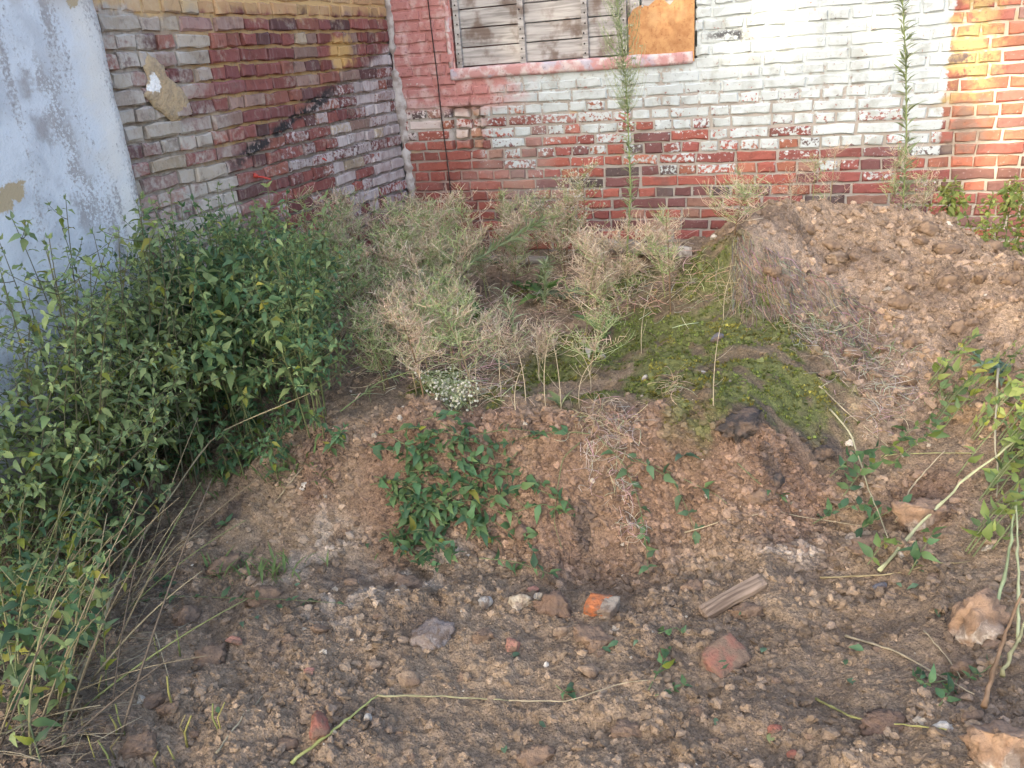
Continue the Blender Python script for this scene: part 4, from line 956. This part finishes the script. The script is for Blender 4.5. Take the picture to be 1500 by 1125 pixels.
# ------------------------------------------------------------------ green plants near the back wall
for (px,py,y_,h,LL,n_,lab) in [(1475,345,5.0,.42,.065,22,'yellow-green bushy weed at the right edge behind the heap'),(1500,360,4.8,.38,.065,22,'yellow-green weed cut by the right picture edge'),(1445,355,5.2,.30,.055,14,'small yellow-green weed left of the bushy one behind the heap'),(1385,335,5.45,.22,.085,14,'small bright green lobed weed behind the crest of the heap'),(1398,340,5.5,.2,.08,12,'bright green weed against the bricks behind the heap')]:
    q=aty(px,py,y_); q[2]=gz(q[0],y_)[0]; h=max(h,aty(px,py-70,y_)[2]-q[2]); 
    weed(q,h,(rnd.uniform(-.03,.03),0),n_,LL,lab,None,palette=[(.32,.38,.10),(.38,.43,.13),(.25,.34,.10)],name='leafy_weed',bare=.12,branch=1,yel=.15,bsize=(.6,1.1))
def rosette(px,py,n_,L,label,palette,shapes=BV,upness=.8,name='rosette_plant',y=None,sm_=1,lift=0):
    p=G(px,py) if y is None else on(aty(px,py,y)[0],y); root=empty(name,p); tag(root,label,'plant'); p=p+np.array([0,0,lift])
    for i in range(n_):
        a=i*2.4+rnd.uniform(-.4,.4); u=upness*rnd.uniform(.5,1.3)
        d=unit([math.cos(a),math.sin(a),u]); leaf_obj(root,shapes,rnd.randrange(len(shapes)),p+d*.004,d,unit(np.array([-math.cos(a)*u,-math.sin(a)*u,1])+rng.normal(size=3)*.15),L*rnd.uniform(.7,1.2),rnd.choice(palette))
    return root
BR=[(.10,.19,.05),(.13,.22,.06),(.09,.16,.06)]
rosette(885,500,5,.17,'upright dock plant with long green leaves on the bank',BR,upness=2.5,name='dock_plant')
rosette(795,440,9,.20,'bright green dock rosette among the dried tangle',BR,upness=1.0,name='dock_plant')
rosette(770,430,7,.16,'green dock rosette left of the brightest one',BR,upness=1.0,name='dock_plant')
rosette(820,440,6,.18,'grey-green drooping dock plant right of the bright rosette',[(.22,.25,.17),(.17,.21,.12)],upness=.8,name='dock_plant')
rosette(745,440,3,.20,'yellow-green dock plant with a broad spotted leaf',[(.16,.20,.04),(.20,.22,.05)],upness=.5,name='dock_plant')
rosette(860,510,4,.10,'withered pale leaf cluster at the foot of the upright dock',[(.42,.38,.30),(.36,.33,.24)],upness=.3,name='withered_plant')
rosette(1003,345,11,.11,'pale grey woolly rosette at the foot of the back wall',[(.46,.48,.42),(.40,.43,.36),(.20,.30,.08)],upness=.6,name='woolly_rosette',shapes=BV+LV[:2])
rosette(1035,342,7,.09,'smaller pale rosette right of the woolly one',[(.36,.40,.32),(.28,.34,.24)],upness=.7,name='woolly_rosette',shapes=BV)
rosette(700,470,6,.13,'green leaves poking through the dried tangle',BR,upness=1.4,name='dock_plant')
rosette(720,385,6,.12,'green rosette below the window near the wall',BR,upness=1.0,name='dock_plant')
rosette(822,600,5,.09,'small pale green seedling with grassy leaves on the bank edge',[(.24,.29,.13),(.2,.25,.1)],shapes=NV+BV,upness=1.6,name='seedling')
rosette(1470,545,10,.11,'blue-green broad-leaved plant on the right flank of the heap',[(.17,.26,.19),(.14,.23,.16),(.21,.29,.2)],upness=.4,name='broad_leaved_plant',shapes=BV+LV)
rosette(1440,530,6,.09,'small blue-green plant left of the broad-leaved one',[(.17,.26,.19),(.14,.23,.16)],upness=.4,name='broad_leaved_plant',shapes=BV+LV)
rosette(1000,668,7,.055,'seedling with paired dark leaves on the bank face',[(.09,.17,.10),(.11,.19,.12)],shapes=LV,upness=.5,name='seedling')
rosette(740,545,5,.08,'blue-green leafy seedling on the bank behind the edge',[(.17,.24,.15)],shapes=LV,upness=1.2,name='seedling')
# ------------------------------------------------------------------ trailing and cut shoots on the bank
def S_(px_list,lift=.02): return [G(px,py,lift) for px,py in px_list]
sprig(S_([(865,655),(820,650),(775,655),(735,668)],.04),.062,'leafy vine trailing left along the top of the bank',None,.05)
sprig(S_([(850,660),(825,685),(815,740),(812,780),(824,818)],.03),.055,'thin vine hanging straight down the bank left of the dead roots',None,.09,start=.35)
sprig(S_([(875,655),(915,690),(935,740),(945,790),(950,850)],.025),.050,'leafy vine hanging down the bank right of the dead roots',None,.042,palette=[(.12,.20,.09),(.10,.17,.08),(.15,.22,.1)])
sprig(S_([(895,665),(945,690),(985,720),(1005,755),(1018,790)],.025),.055,'leafy vine slanting down to the right across the bank',None,.045,palette=[(.12,.20,.10),(.10,.17,.09)])
sprig(S_([(960,690),(1010,715),(1050,735),(1065,748)],.02),.060,'thin vine ending in a single dark oval leaf on the right',None,.07,start=.5)
for i,(pts,lab) in enumerate([([(700,690),(760,700),(810,730),(840,760)],'vine trailing right from the heap of cut shoots'),([(690,650),(750,640),(800,648)],'vine along the bank edge right of the white seed heads'),([(1080,690),(1110,720),(1150,745)],'thin vine on the bank face below the black clod'),([(720,740),(760,770),(780,815)],'vine drooping to the foot of the bank')]):
    sprig(S_(pts,.025),.055,lab,None,.04)
sprig(S_([(760,680),(740,700),(748,735),(775,760)],.03),.055,'vine with drooping leaves below the bank top',None,.045)
sprig(S_([(180,892),(250,878),(330,882),(420,885),(500,890)],.012),.050,'straight runner with paired leaves lying over the foreground soil',None,.085,palette=[(.12,.20,.09),(.1,.17,.08)],start=.05)
for i in range(54):
    px=rnd.gauss(603,44); py=rnd.gauss(745,40); a=rnd.uniform(-.6,.9)
    if i<6: px=555+i*22; py=650+i*9
    L=rnd.uniform(60,120); pts=[(px,py),(px+math.cos(a)*L*.5,py+math.sin(a)*L*.4),(px+math.cos(a)*L,py+math.sin(a)*L*.6+15)]
    P=S_(pts,.03); lf=rnd.uniform(.0,.06); P=[p+np.array([0,0,lf*(1 if k==1 else .4)]) for k,p in enumerate(P)]
    sprig(P,.058,'cut dark green leafy shoot in the heap on the bank face','cut shoots heaped on the bank',.030,flat=.5)
RG=[(.10,.17,.07),(.13,.21,.07),(.17,.24,.06)]
for i,(pts,lab) in enumerate([([(1190,780),(1230,770),(1275,775)],'leafy shoot at the left end of the right-hand weed heap'),([(1215,705),(1250,690),(1290,690)],'green shoot below the silvery dead grass'),([(1235,735),(1260,715),(1300,700)],'green shoot with a broad pale leaf lying across the hollow'),([(1290,680),(1330,655),(1370,640)],'bright green bushy shoot at the upper edge of the hollow'),([(1300,690),(1345,670),(1380,650)],'green shoot behind the straw in the hollow'),([(1250,790),(1290,780),(1320,775)],'dark leafy shoot low in the hollow'),([(1330,850),(1350,830),(1365,815)],'small leafy shoot beside the leaning pale stalk'),([(1270,838),(1290,825),(1310,830)],'yellow-green shoot at the foot of the pale stalk')]):
    sprig([p+np.array([0,0,.03*(k>0)+.02*k]) for k,p in enumerate(S_(pts,.02))],.055,lab,None,.022,palette=RG if i in (3,4,7) else DARKG,yel=.1,flat=.5)
for i in range(62):
    px=rnd.uniform(1340,1510); py=rnd.uniform(570,840)
    if px<1340+(py-570)*.25: continue; a=rnd.uniform(2.0,4.6)
    P=S_([(px,py),(px+math.cos(a)*35,py-20),(px+math.cos(a)*70,py-25+math.sin(a)*20)],.03); P=[p+np.array([0,0,[0,.07,.12][k]]) for k,p in enumerate(P)]
    sprig(P,.056,'sunlit yellow-green shoot in the weed heap at the right edge','shoots of the right-hand weed heap',.042,palette=[(.20,.27,.08),(.26,.31,.09),(.13,.20,.08)],yel=.15,flat=.4,r0=.003)
for i,(pts,lab) in enumerate([([(950,1020),(965,990),(985,955)],'small green shoot lying on the soil in the lower middle'),([(960,1025),(985,1015),(1010,1010)],'leafy scrap beside the lower middle shoot'),([(1385,1005),(1345,1010),(1350,985)],'shoot with round leaves right of the bent straw'),([(815,1010),(830,1022),(845,1020)],'tiny green shoot on the soil below the tan stone'),([(1375,1040),(1395,1015),(1405,995)],'dark shoot by the pale shell at the lower right'),([(225,865),(245,850),(240,890)],'dark leafy shoot on the soil at the left'),([(320,780),(330,770),(335,768)],'single dark seedling on the dark patch at the left'),([(1465,970),(1440,990),(1415,1000)],'shoot under the brown twigs at the lower right'),([(965,935),(990,925),(1000,935)],'scrap of dark leaves left of the half-buried brick'),([(1205,480),(1180,470),(1160,465)],'pale green creeping shoot on the flank of the heap'),([(1280,530),(1240,505),(1200,480)],'creeping shoot above the silvery dead grass')]):
    sprig(S_(pts,.012),.042,lab,None,.028,yel=.05,palette=DARKG if i<9 else [(.2,.25,.12),(.16,.21,.09)])
# grass at the thicket foot and on the heap
for (n_,reg,lab,pal,hh) in [(240,[(420,690,60,25),(300,700,60,25),(380,840,60,15)],'thin green grass at the foot of the thicket',[(.12,.19,.06),(.16,.22,.08)],(.04,.10)),(140,[(1230,490,50,20),(1280,520,40,20),(1390,590,30,20)],'pale green grass on the flank of the heap',[(.26,.29,.14),(.2,.25,.1)],(.03,.08))]:
    mb=MB()
    for i in range(n_):
        r_=rnd.choice(reg); p=G(rnd.gauss(r_[0],r_[2]*.6),rnd.gauss(r_[1],r_[3]*.6)); h=rnd.uniform(*hh); a=rnd.uniform(0,6.28); put_leaf(mb,rnd.choice(NV),p-np.array([0,0,.004]),[math.cos(a)*.6,math.sin(a)*.6,1],[-math.cos(a),-math.sin(a),.3],h,rnd.choice(pal))
    tag(mb.build('grass',M['leaf']),lab,'grass',kind='stuff')
# ------------------------------------------------------------------ loose stalks
def stalk(pts,r,colr,label,lift=.012,name='loose_stalk',hs=None,mat_='dry',cat='stalk'):
    P=S_(pts,lift)
    if hs: P=[p+np.array([0,0,h]) for p,h in zip(P,hs)]
    P=resample(P,len(P)*5); P[:,2]=np.maximum(P[:,2],gz(P[:,0],P[:,1])+r*.5)
    P[1:-1]=(P[:-2]+P[1:-1]*2+P[2:])/4
    P[:,:2]+=rng.normal(size=(len(P),2))*r*.4
    rr=np.linspace(r,r*.45,len(P)); rr[::4]*=1.35; mb=MB(); mb.tube(P,rr,6,np.repeat(np.array([[*(v*f for v in colr),1] for f in rng.uniform(.7,1.15,len(P))]),6,0)); return tag(mb.build(name,M[mat_]),label,cat)
YS=(.34,.33,.13); PS=(.42,.36,.24)
stalk([(428,1124),(490,1076),(553,1027)],.0048,(.36,.37,.14),'yellow-green straw lying in the foreground with a bent end')
stalk([(553,1026),(640,1028),(745,1034)],.0032,(.30,.28,.16),'thin straw continuing right from the bend of the yellow-green one')
stalk([(745,1034),(830,1036),(915,1006),(950,1005)],.0018,PS,'very thin tan straw in the lower middle foreground')
stalk([(1200,853),(1300,850),(1420,828)],.003,(.34,.28,.16),'straight straw lying level above the right foreground')
stalk([(1288,842),(1340,790),(1400,737),(1505,667)],.006,(.40,.41,.24),'thick pale stalk leaning up to the right edge',hs=[0,.03,.06,.08])
stalk([(1238,937),(1310,960),(1370,995),(1425,1022)],.0032,PS,'long tan straw lying on the right foreground slope')
stalk([(1352,932),(1385,970),(1410,1003)],.0022,PS,'short thin straw crossing the long one on the right slope')
stalk([(1195,1030),(1250,1058),(1300,1068),(1385,1076)],.0032,YS,'curved yellowish straw at the lower right')
stalk([(1438,1058),(1462,990),(1485,935)],.0055,(.30,.19,.11),'brown twig standing over the sunlit boulder',hs=[.03,.10,.14])
stalk([(1465,1005),(1490,960),(1505,930)],.005,(.32,.30,.16),'pale twig beside the brown one at the right edge',hs=[.02,.06,.09])
stalk([(1452,922),(1474,845),(1480,775)],.005,(.33,.38,.20),'green stem rising beside the big boulder',hs=[.0,.08,.14])
stalk([(1490,950),(1485,870),(1478,800)],.0045,(.36,.38,.22),'second green stem at the right edge above the boulder',hs=[0,.08,.14])
stalk([(1215,613),(1245,650),(1272,735),(1303,800)],.0034,(.45,.42,.27),'long curved straw arching over the hollow',hs=[.02,.03,.03,.0])
stalk([(1200,573),(1250,617),(1300,660)],.0028,PS,'thin straw slanting below the moss')
stalk([(1312,770),(1335,725),(1382,678)],.0035,(.46,.39,.26),'pale curved straw right of the hollow',hs=[0,.02,.03])
stalk([(1455,590),(1452,660),(1460,742)],.0045,(.36,.33,.24),'grey stem upright in the weed heap',hs=[.12,.08,.02])
stalk([(1290,675),(1360,668),(1430,670)],.0025,(.42,.42,.2),'thin straw lying level over the sunlit soil')
stalk([(1000,786),(1080,768),(1160,760),(1280,778)],.0018,PS,'hair-thin root lying along the foot of the bank')
stalk([(318,1108),(350,1066),(388,1024)],.003,PS,'straight tan straw on the soil near the lower left')
stalk([(660,860),(720,845),(760,835)],.002,(.25,.19,.13),'thin brown twig under the heap of cut shoots')
stalk([(405,740),(425,715),(445,690)],.004,(.40,.33,.22),'pale cut stick leaning on the slope below the thicket')
stalk([(235,955),(245,985),(250,1000)],.002,PS,'tiny straw standing near the left litter',hs=[.06,.03,0])
stalk([(350,640),(420,590),(470,540)],.003,(.40,.37,.26),'pale arching stem across the dark of the thicket',hs=[.1,.22,.28])
stalk([(120,1010),(200,860),(330,700),(480,640)],.0045,(.34,.29,.18),'long grey stem leaning right out of the lower left tangle',hs=[.02,.12,.2,.18])
stalk([(95,1100),(130,960),(170,800)],.005,(.30,.34,.17),'green upright stem in the lower left tangle',hs=[0,.15,.3])
# ------------------------------------------------------------------ stones, brick pieces, timber
def stonemat(name,c1,c2,patch=None,pf=(.55,.62),scale=18):
    m=begin(name); v=objc(); f=noise(scale,5,v); c=mix(c1,c2,f.sst(.35,.65))
    if patch: c=mix(c,patch,noise(scale*.6,4,v).sst(*pf))
    c=mix(c,(.17,.118,.085),noise(scale*1.3,6,v,rough=.65).sst(.44,.60)*.8)
    return finish(m,c,.93,noise(scale*5,6,v,rough=.7)+noise(scale*1.5,4,v),1.0,.012)
M['orange']=stonemat('orange_brick',(.50,.18,.07),(.40,.13,.055)); M['oldmortar']=stonemat('old_mortar',(.38,.33,.26),(.29,.24,.19))
M['dustybrick']=stonemat('dusty_brick',(.27,.125,.09),(.22,.15,.105),(.235,.165,.115),(.46,.54)); M['redbrick']=stonemat('red_brick',(.30,.12,.085),(.24,.10,.075)); M['pinkbrick']=stonemat('pink_brick',(.42,.21,.155),(.34,.165,.12))
M['tanstone']=stonemat('tan_stone',(.34,.25,.17),(.26,.19,.13)); M['palestone']=stonemat('pale_stone',(.50,.43,.32),(.38,.31,.22),(.66,.62,.54))
M['whitestone']=stonemat('white_stone',(.46,.44,.40),(.34,.32,.28)); M['greystone']=stonemat('grey_flat_stone',(.24,.20,.18),(.31,.265,.235),(.66,.64,.60),(.60,.66),26)
M['darkclod']=stonemat('dark_clod',(.055,.048,.045),(.085,.07,.062)); M['brownclod']=stonemat('brown_clod',(.20,.13,.09),(.15,.10,.075))
M['boulder']=stonemat('soil_caked_boulder',(.36,.24,.155),(.27,.17,.11),(.66,.58,.49),(.56,.64),10)
M['slate']=stonemat('slate',(.15,.15,.17),(.10,.10,.115)); M['shell']=stonemat('shell',(.55,.52,.46),(.48,.45,.4))
def rock(px,py,wpx,hpx,mat_,label,name='stone',seed=0,flat=.7,angular=.6,sink=.3,cat='stone',rot=None):
    p=G(px,py+hpx*.3); dist=np.linalg.norm(p-CAMP); w=wpx/FPX*dist/2; h=hpx/FPX*dist/2
    earth=name in ('clod','boulder'); big=wpx>55 or (earth and wpx>34); V=(ICO4 if big else ICO3).copy(); r=np.random.default_rng(seed+100)
    for k in range(16):      # cut facets
        nrm=unit(r.normal(size=3)); d=r.uniform(.5,.82)
        s=V@nrm; V=V-np.where(s>d,(s-d),0)[:,None]*nrm
    V=lumpy(V,seed+3,.14,2.2); V=lumpy(V,seed+9,.08,7)
    if big: V=lumpy(V,seed+19,.11,5); V=lumpy(V,seed+29,.09,13)
    if earth: V=lumpy(V,seed+39,.16,4); V=lumpy(V,seed+49,.16,9 if big else 6)
    V=V*np.array([w*1.12,max(w*.75,h*.8),max(h*1.05,w*flat*.75)]); a=r.uniform(0,6.28) if rot is None else rot
    c_,s_=math.cos(a*.15),math.sin(a*.15); V=V@np.array([[c_,-s_,0],[s_,c_,0],[0,0,1]]).T
    zc=gz(p[0],p[1])[0]+V[:,2].max()*(1-sink)-V[:,2].max()*.36
    o=link(name,mesh_from(name,V,ICO4F if big else ICO3F,None,True),M[mat_]); o.location=(p[0],p[1],zc); return tag(o,label,cat)
def chunk(px,py,dims,rot,mat_,label,name='brick_piece',lift=.3,seed=0,cat='brick',mortar=False):
    """broken cuboid with chipped edges"""
    p=G(px,py); import bmesh; bm=bmesh.new(); bmesh.ops.create_cube(bm,size=1); bmesh.ops.subdivide_edges(bm,edges=bm.edges[:],cuts=7,use_grid_fill=True)
    V=np.array([v.co for v in bm.verts]); F=[tuple(v.index for v in f.verts) for f in bm.faces]; bm.free()
    r=np.random.default_rng(seed+5); U=V*2; e=np.sort(np.abs(U),axis=1); k=1-.10*np.maximum(0,e[:,1]-.55)**1.0-.06*np.maximum(0,e[:,0]-.6)
    V=V*k[:,None]
    for i in range(5):
        nrm=unit(r.normal(size=3)); d=r.uniform(.50,.66); s=V@nrm; V=V-np.where(s>d,(s-d),0)[:,None]*nrm
    V=lumpy(V*2,seed+1,.06,3)/2*np.array(dims)
    o=link(name,mesh_from(name,V,F,None,True),M[mat_]); o.rotation_euler=rot; o.location=(p[0],p[1],p[2]+dims[2]*lift); tag(o,label,cat)
    if mortar:
        W=V[(V[:,0]>dims[0]*.18)]
        V2=V*np.array([.62,1.03,1.03])+np.array([dims[0]*.34,0,0]); V2=lumpy(V2/np.array(dims)*2,seed+8,.10,3)/2*np.array(dims)
        mo=link('mortar_crust',mesh_from('mortar_crust',V2,F,None,True),M['oldmortar']); mo.parent=o
    return o
chunk(878,893,(.085,.075,.055),(.15,.1,-.15),'orange','broken orange brick piece with grey mortar on its right end',lift=.22,seed=1,mortar=True)
rock(812,880,66,40,'brownclod','dark brown clod left of the orange brick piece','clod',2,cat='clod')
rock(760,880,40,32,'palestone','pale angular stone left of the dark clod','stone',3)
rock(781,862,22,18,'pinkbrick','small reddish pebble behind the pale stone','pebble',4,cat='pebble')
rock(710,880,28,27,'whitestone','small white-grey stone leftmost of the row of rubble','stone',5)
rock(636,925,88,50,'greystone','flat grey stone with a white chalky mark','stone',6,flat=.5,sink=.05)
rock(752,942,28,34,'pinkbrick','pinkish triangular brick chip on the foreground soil','brick_chip',7,cat='brick')
rock(866,980,36,28,'tanstone','pointed tan stone right of the foreground centre','stone',8)
rock(602,988,42,28,'tanstone','rounded tan stone half sunk left of the foreground centre','stone',9,sink=.5)
rock(548,972,26,22,'tanstone','small tan stone left of the rounded one','stone',10,sink=.4)
rock(825,922,34,18,'tanstone','flat tan stone in front of the orange brick piece','stone',11,sink=.5)
rock(470,1062,30,50,'redbrick','flat red brick shard beside the bent straw','brick_chip',12,flat=.3,cat='brick')
rock(345,936,26,12,'pinkbrick','thin pink brick sliver on the left foreground soil','brick_chip',13,cat='brick')
rock(452,985,22,11,'pinkbrick','thin salmon brick sliver left of the small tan stone','brick_chip',14,cat='brick')
chunk(1058,965,(.13,.10,.07),(.5,-.1,.9),'dustybrick','reddish brick half buried below the plank',lift=-.05,seed=15)
rock(1137,1065,20,20,'redbrick','small red brick chip at the lower right','brick_chip',16,cat='brick')
rock(1163,1107,18,16,'redbrick','red brick chip at the bottom edge','brick_chip',17,cat='brick')
rock(1420,905,86,80,'boulder','big soil-caked boulder with a whitish face at the right','boulder',18,sink=.25,cat='stone')
rock(1462,1085,110,92,'boulder','brown boulder with a sunlit top in the lower right corner','boulder',19,sink=.25,cat='stone')
rock(1085,622,70,48,'darkclod','black cracked clod under the moss edge','clod',20,cat='clod')
rock(1203,662,40,28,'darkclod','dark clod right of the black cracked one','clod',21,cat='clod')
rock(1137,708,22,26,'darkclod','small dark clod on the bank face','clod',22,cat='clod')
rock(1052,494,22,18,'slate','dark slate chip standing on the mossy slope','stone',23)
rock(945,554,12,13,'shell','white pebble on the moss','pebble',24,cat='pebble')
rock(883,523,11,12,'whitestone','grey-white pebble below the upright dock','pebble',25,cat='pebble')
rock(1030,545,10,8,'shell','cream pebble on the moss below the slate chip','pebble',26,cat='pebble')
rock(1290,858,20,14,'slate','dark chip under the level straw','stone',27)
rock(1350,745,70,66,'boulder','large reddish clod beside the hollow','clod',28,sink=.4,cat='clod')
rock(770,780,32,34,'brownclod','upright brown clod below the heap of cut shoots','clod',29,cat='clod')
rock(1385,1066,26,16,'shell','white broken shell at the lower right','shell',30,flat=.3,cat='shell')
rock(1300,1055,60,26,'brownclod','flat dark clod under the lower right slope','clod',31,cat='clod')
rock(540,1052,12,16,'whitestone','small grey-white pebble beside the bent straw','pebble',32,cat='pebble')
rock(490,1073,10,10,'palestone','tiny pale pebble right of the red shard','pebble',35,cat='pebble')
rock(1225,375,36,24,'tanstone','tan clod near the crest of the heap','clod',33,cat='clod')
rock(1265,860,40,22,'pinkbrick','pale reddish clod above the right foreground slope','clod',34,sink=.5,cat='clod') if False else None
M['softclod']=stonemat('soft_earth_clod',(.27,.182,.122),(.21,.145,.10))
M['clod']=stonemat('sandy_clod',(.30,.205,.13),(.24,.16,.10))
for i,(px,py,w) in enumerate(CLODS): rock(px,py,w,w*.7,'clod','lump of sandy brown soil on the face of the heap','clod',200+i,sink=.5,cat='clod')['group']='soil lumps on the heap'
for i in range(46):
    px=rnd.uniform(200,1500); py=rnd.uniform(690,1120); w=rnd.choice([16,20,24,30,40,52])*rnd.uniform(.8,1.2)
    if px<200+(py-690)*-.3: continue
    rock(px,py,w,w*.6,'softclod','soft clod of dug brown earth half sunk in the foreground soil','clod',300+i,sink=.62,cat='clod')['group']='earth clods in the foreground'
# plank and beams
def timber(pts,w,t,mat_,label,name='plank',lift=.02,roll=0,cat='plank'):
    a,b=[G(*p) for p in pts]; a[2]+=lift; b[2]+=lift; L=np.linalg.norm(b-a)
    o=slab(name,M[mat_],None,(-L/2,-w/2,-t/2),(L/2,w/2,t/2),.02,.004,.004,int(pts[0][0]))
    d=unit(b-a); x=Vector(d); side=Vector((0,0,1)).cross(x).normalized(); up=x.cross(side)
    o.matrix_world=Matrix.Translation(Vector((a+b)/2))@Matrix((x,side,up)).transposed().to_4x4()@Matrix.Rotation(roll,4,'X'); return tag(o,label,cat)
timber([(1028,905),(1118,853)],.055,.035,'plank','short weathered grey plank lying on the foreground rubble',lift=.008,roll=.3)
timber([(838,362),(1005,385)],.09,.06,'beam','weathered grey beam lying at the foot of the back wall',name='beam',lift=.05,cat='beam')
timber([(720,385),(800,388)],.09,.05,'beam','grey timber end showing behind the dried weeds',name='beam',lift=.03,cat='beam')
# ------------------------------------------------------------------ fallen leaves
for (px,py) in [(310,967),(318,1040),(415,895),(355,915),(432,860),(380,905),(762,962),(882,952),(908,945),(935,942),(740,1108),(830,1015),(1098,897),(1115,962),(1265,960),(1238,978),(1345,862),(1352,845),(1320,865),(1128,1095),(1048,1055),(1050,985),(985,975),(1012,720),(790,1060),(1160,745),(540,800),(620,830),(570,790),(1240,1000),(1290,740),(1370,895)]:
    p=G(px,py,.008); a=rnd.uniform(0,6.28); yl=px in (310,1128)
    o=leaf_obj(None,LV,rnd.randrange(4),p,np.array([math.cos(a),math.sin(a),rnd.uniform(-.1,.25)]),np.array([rnd.uniform(-.3,.3),-.4,1]),rnd.uniform(.03,.05),(.30,.33,.14) if yl else rnd.choice([(.12,.20,.12),(.10,.18,.09),(.14,.22,.13)]),'fallen_leaf')
    lab={310:'yellowish curled leaf on the left foreground soil',1128:'pale mottled leaf lying near the red chips at the lower right'}.get(px,'loose green leaf lying flat on the bare soil'); tag(o,lab,'leaf',None if yl else 'loose green leaves on the soil')
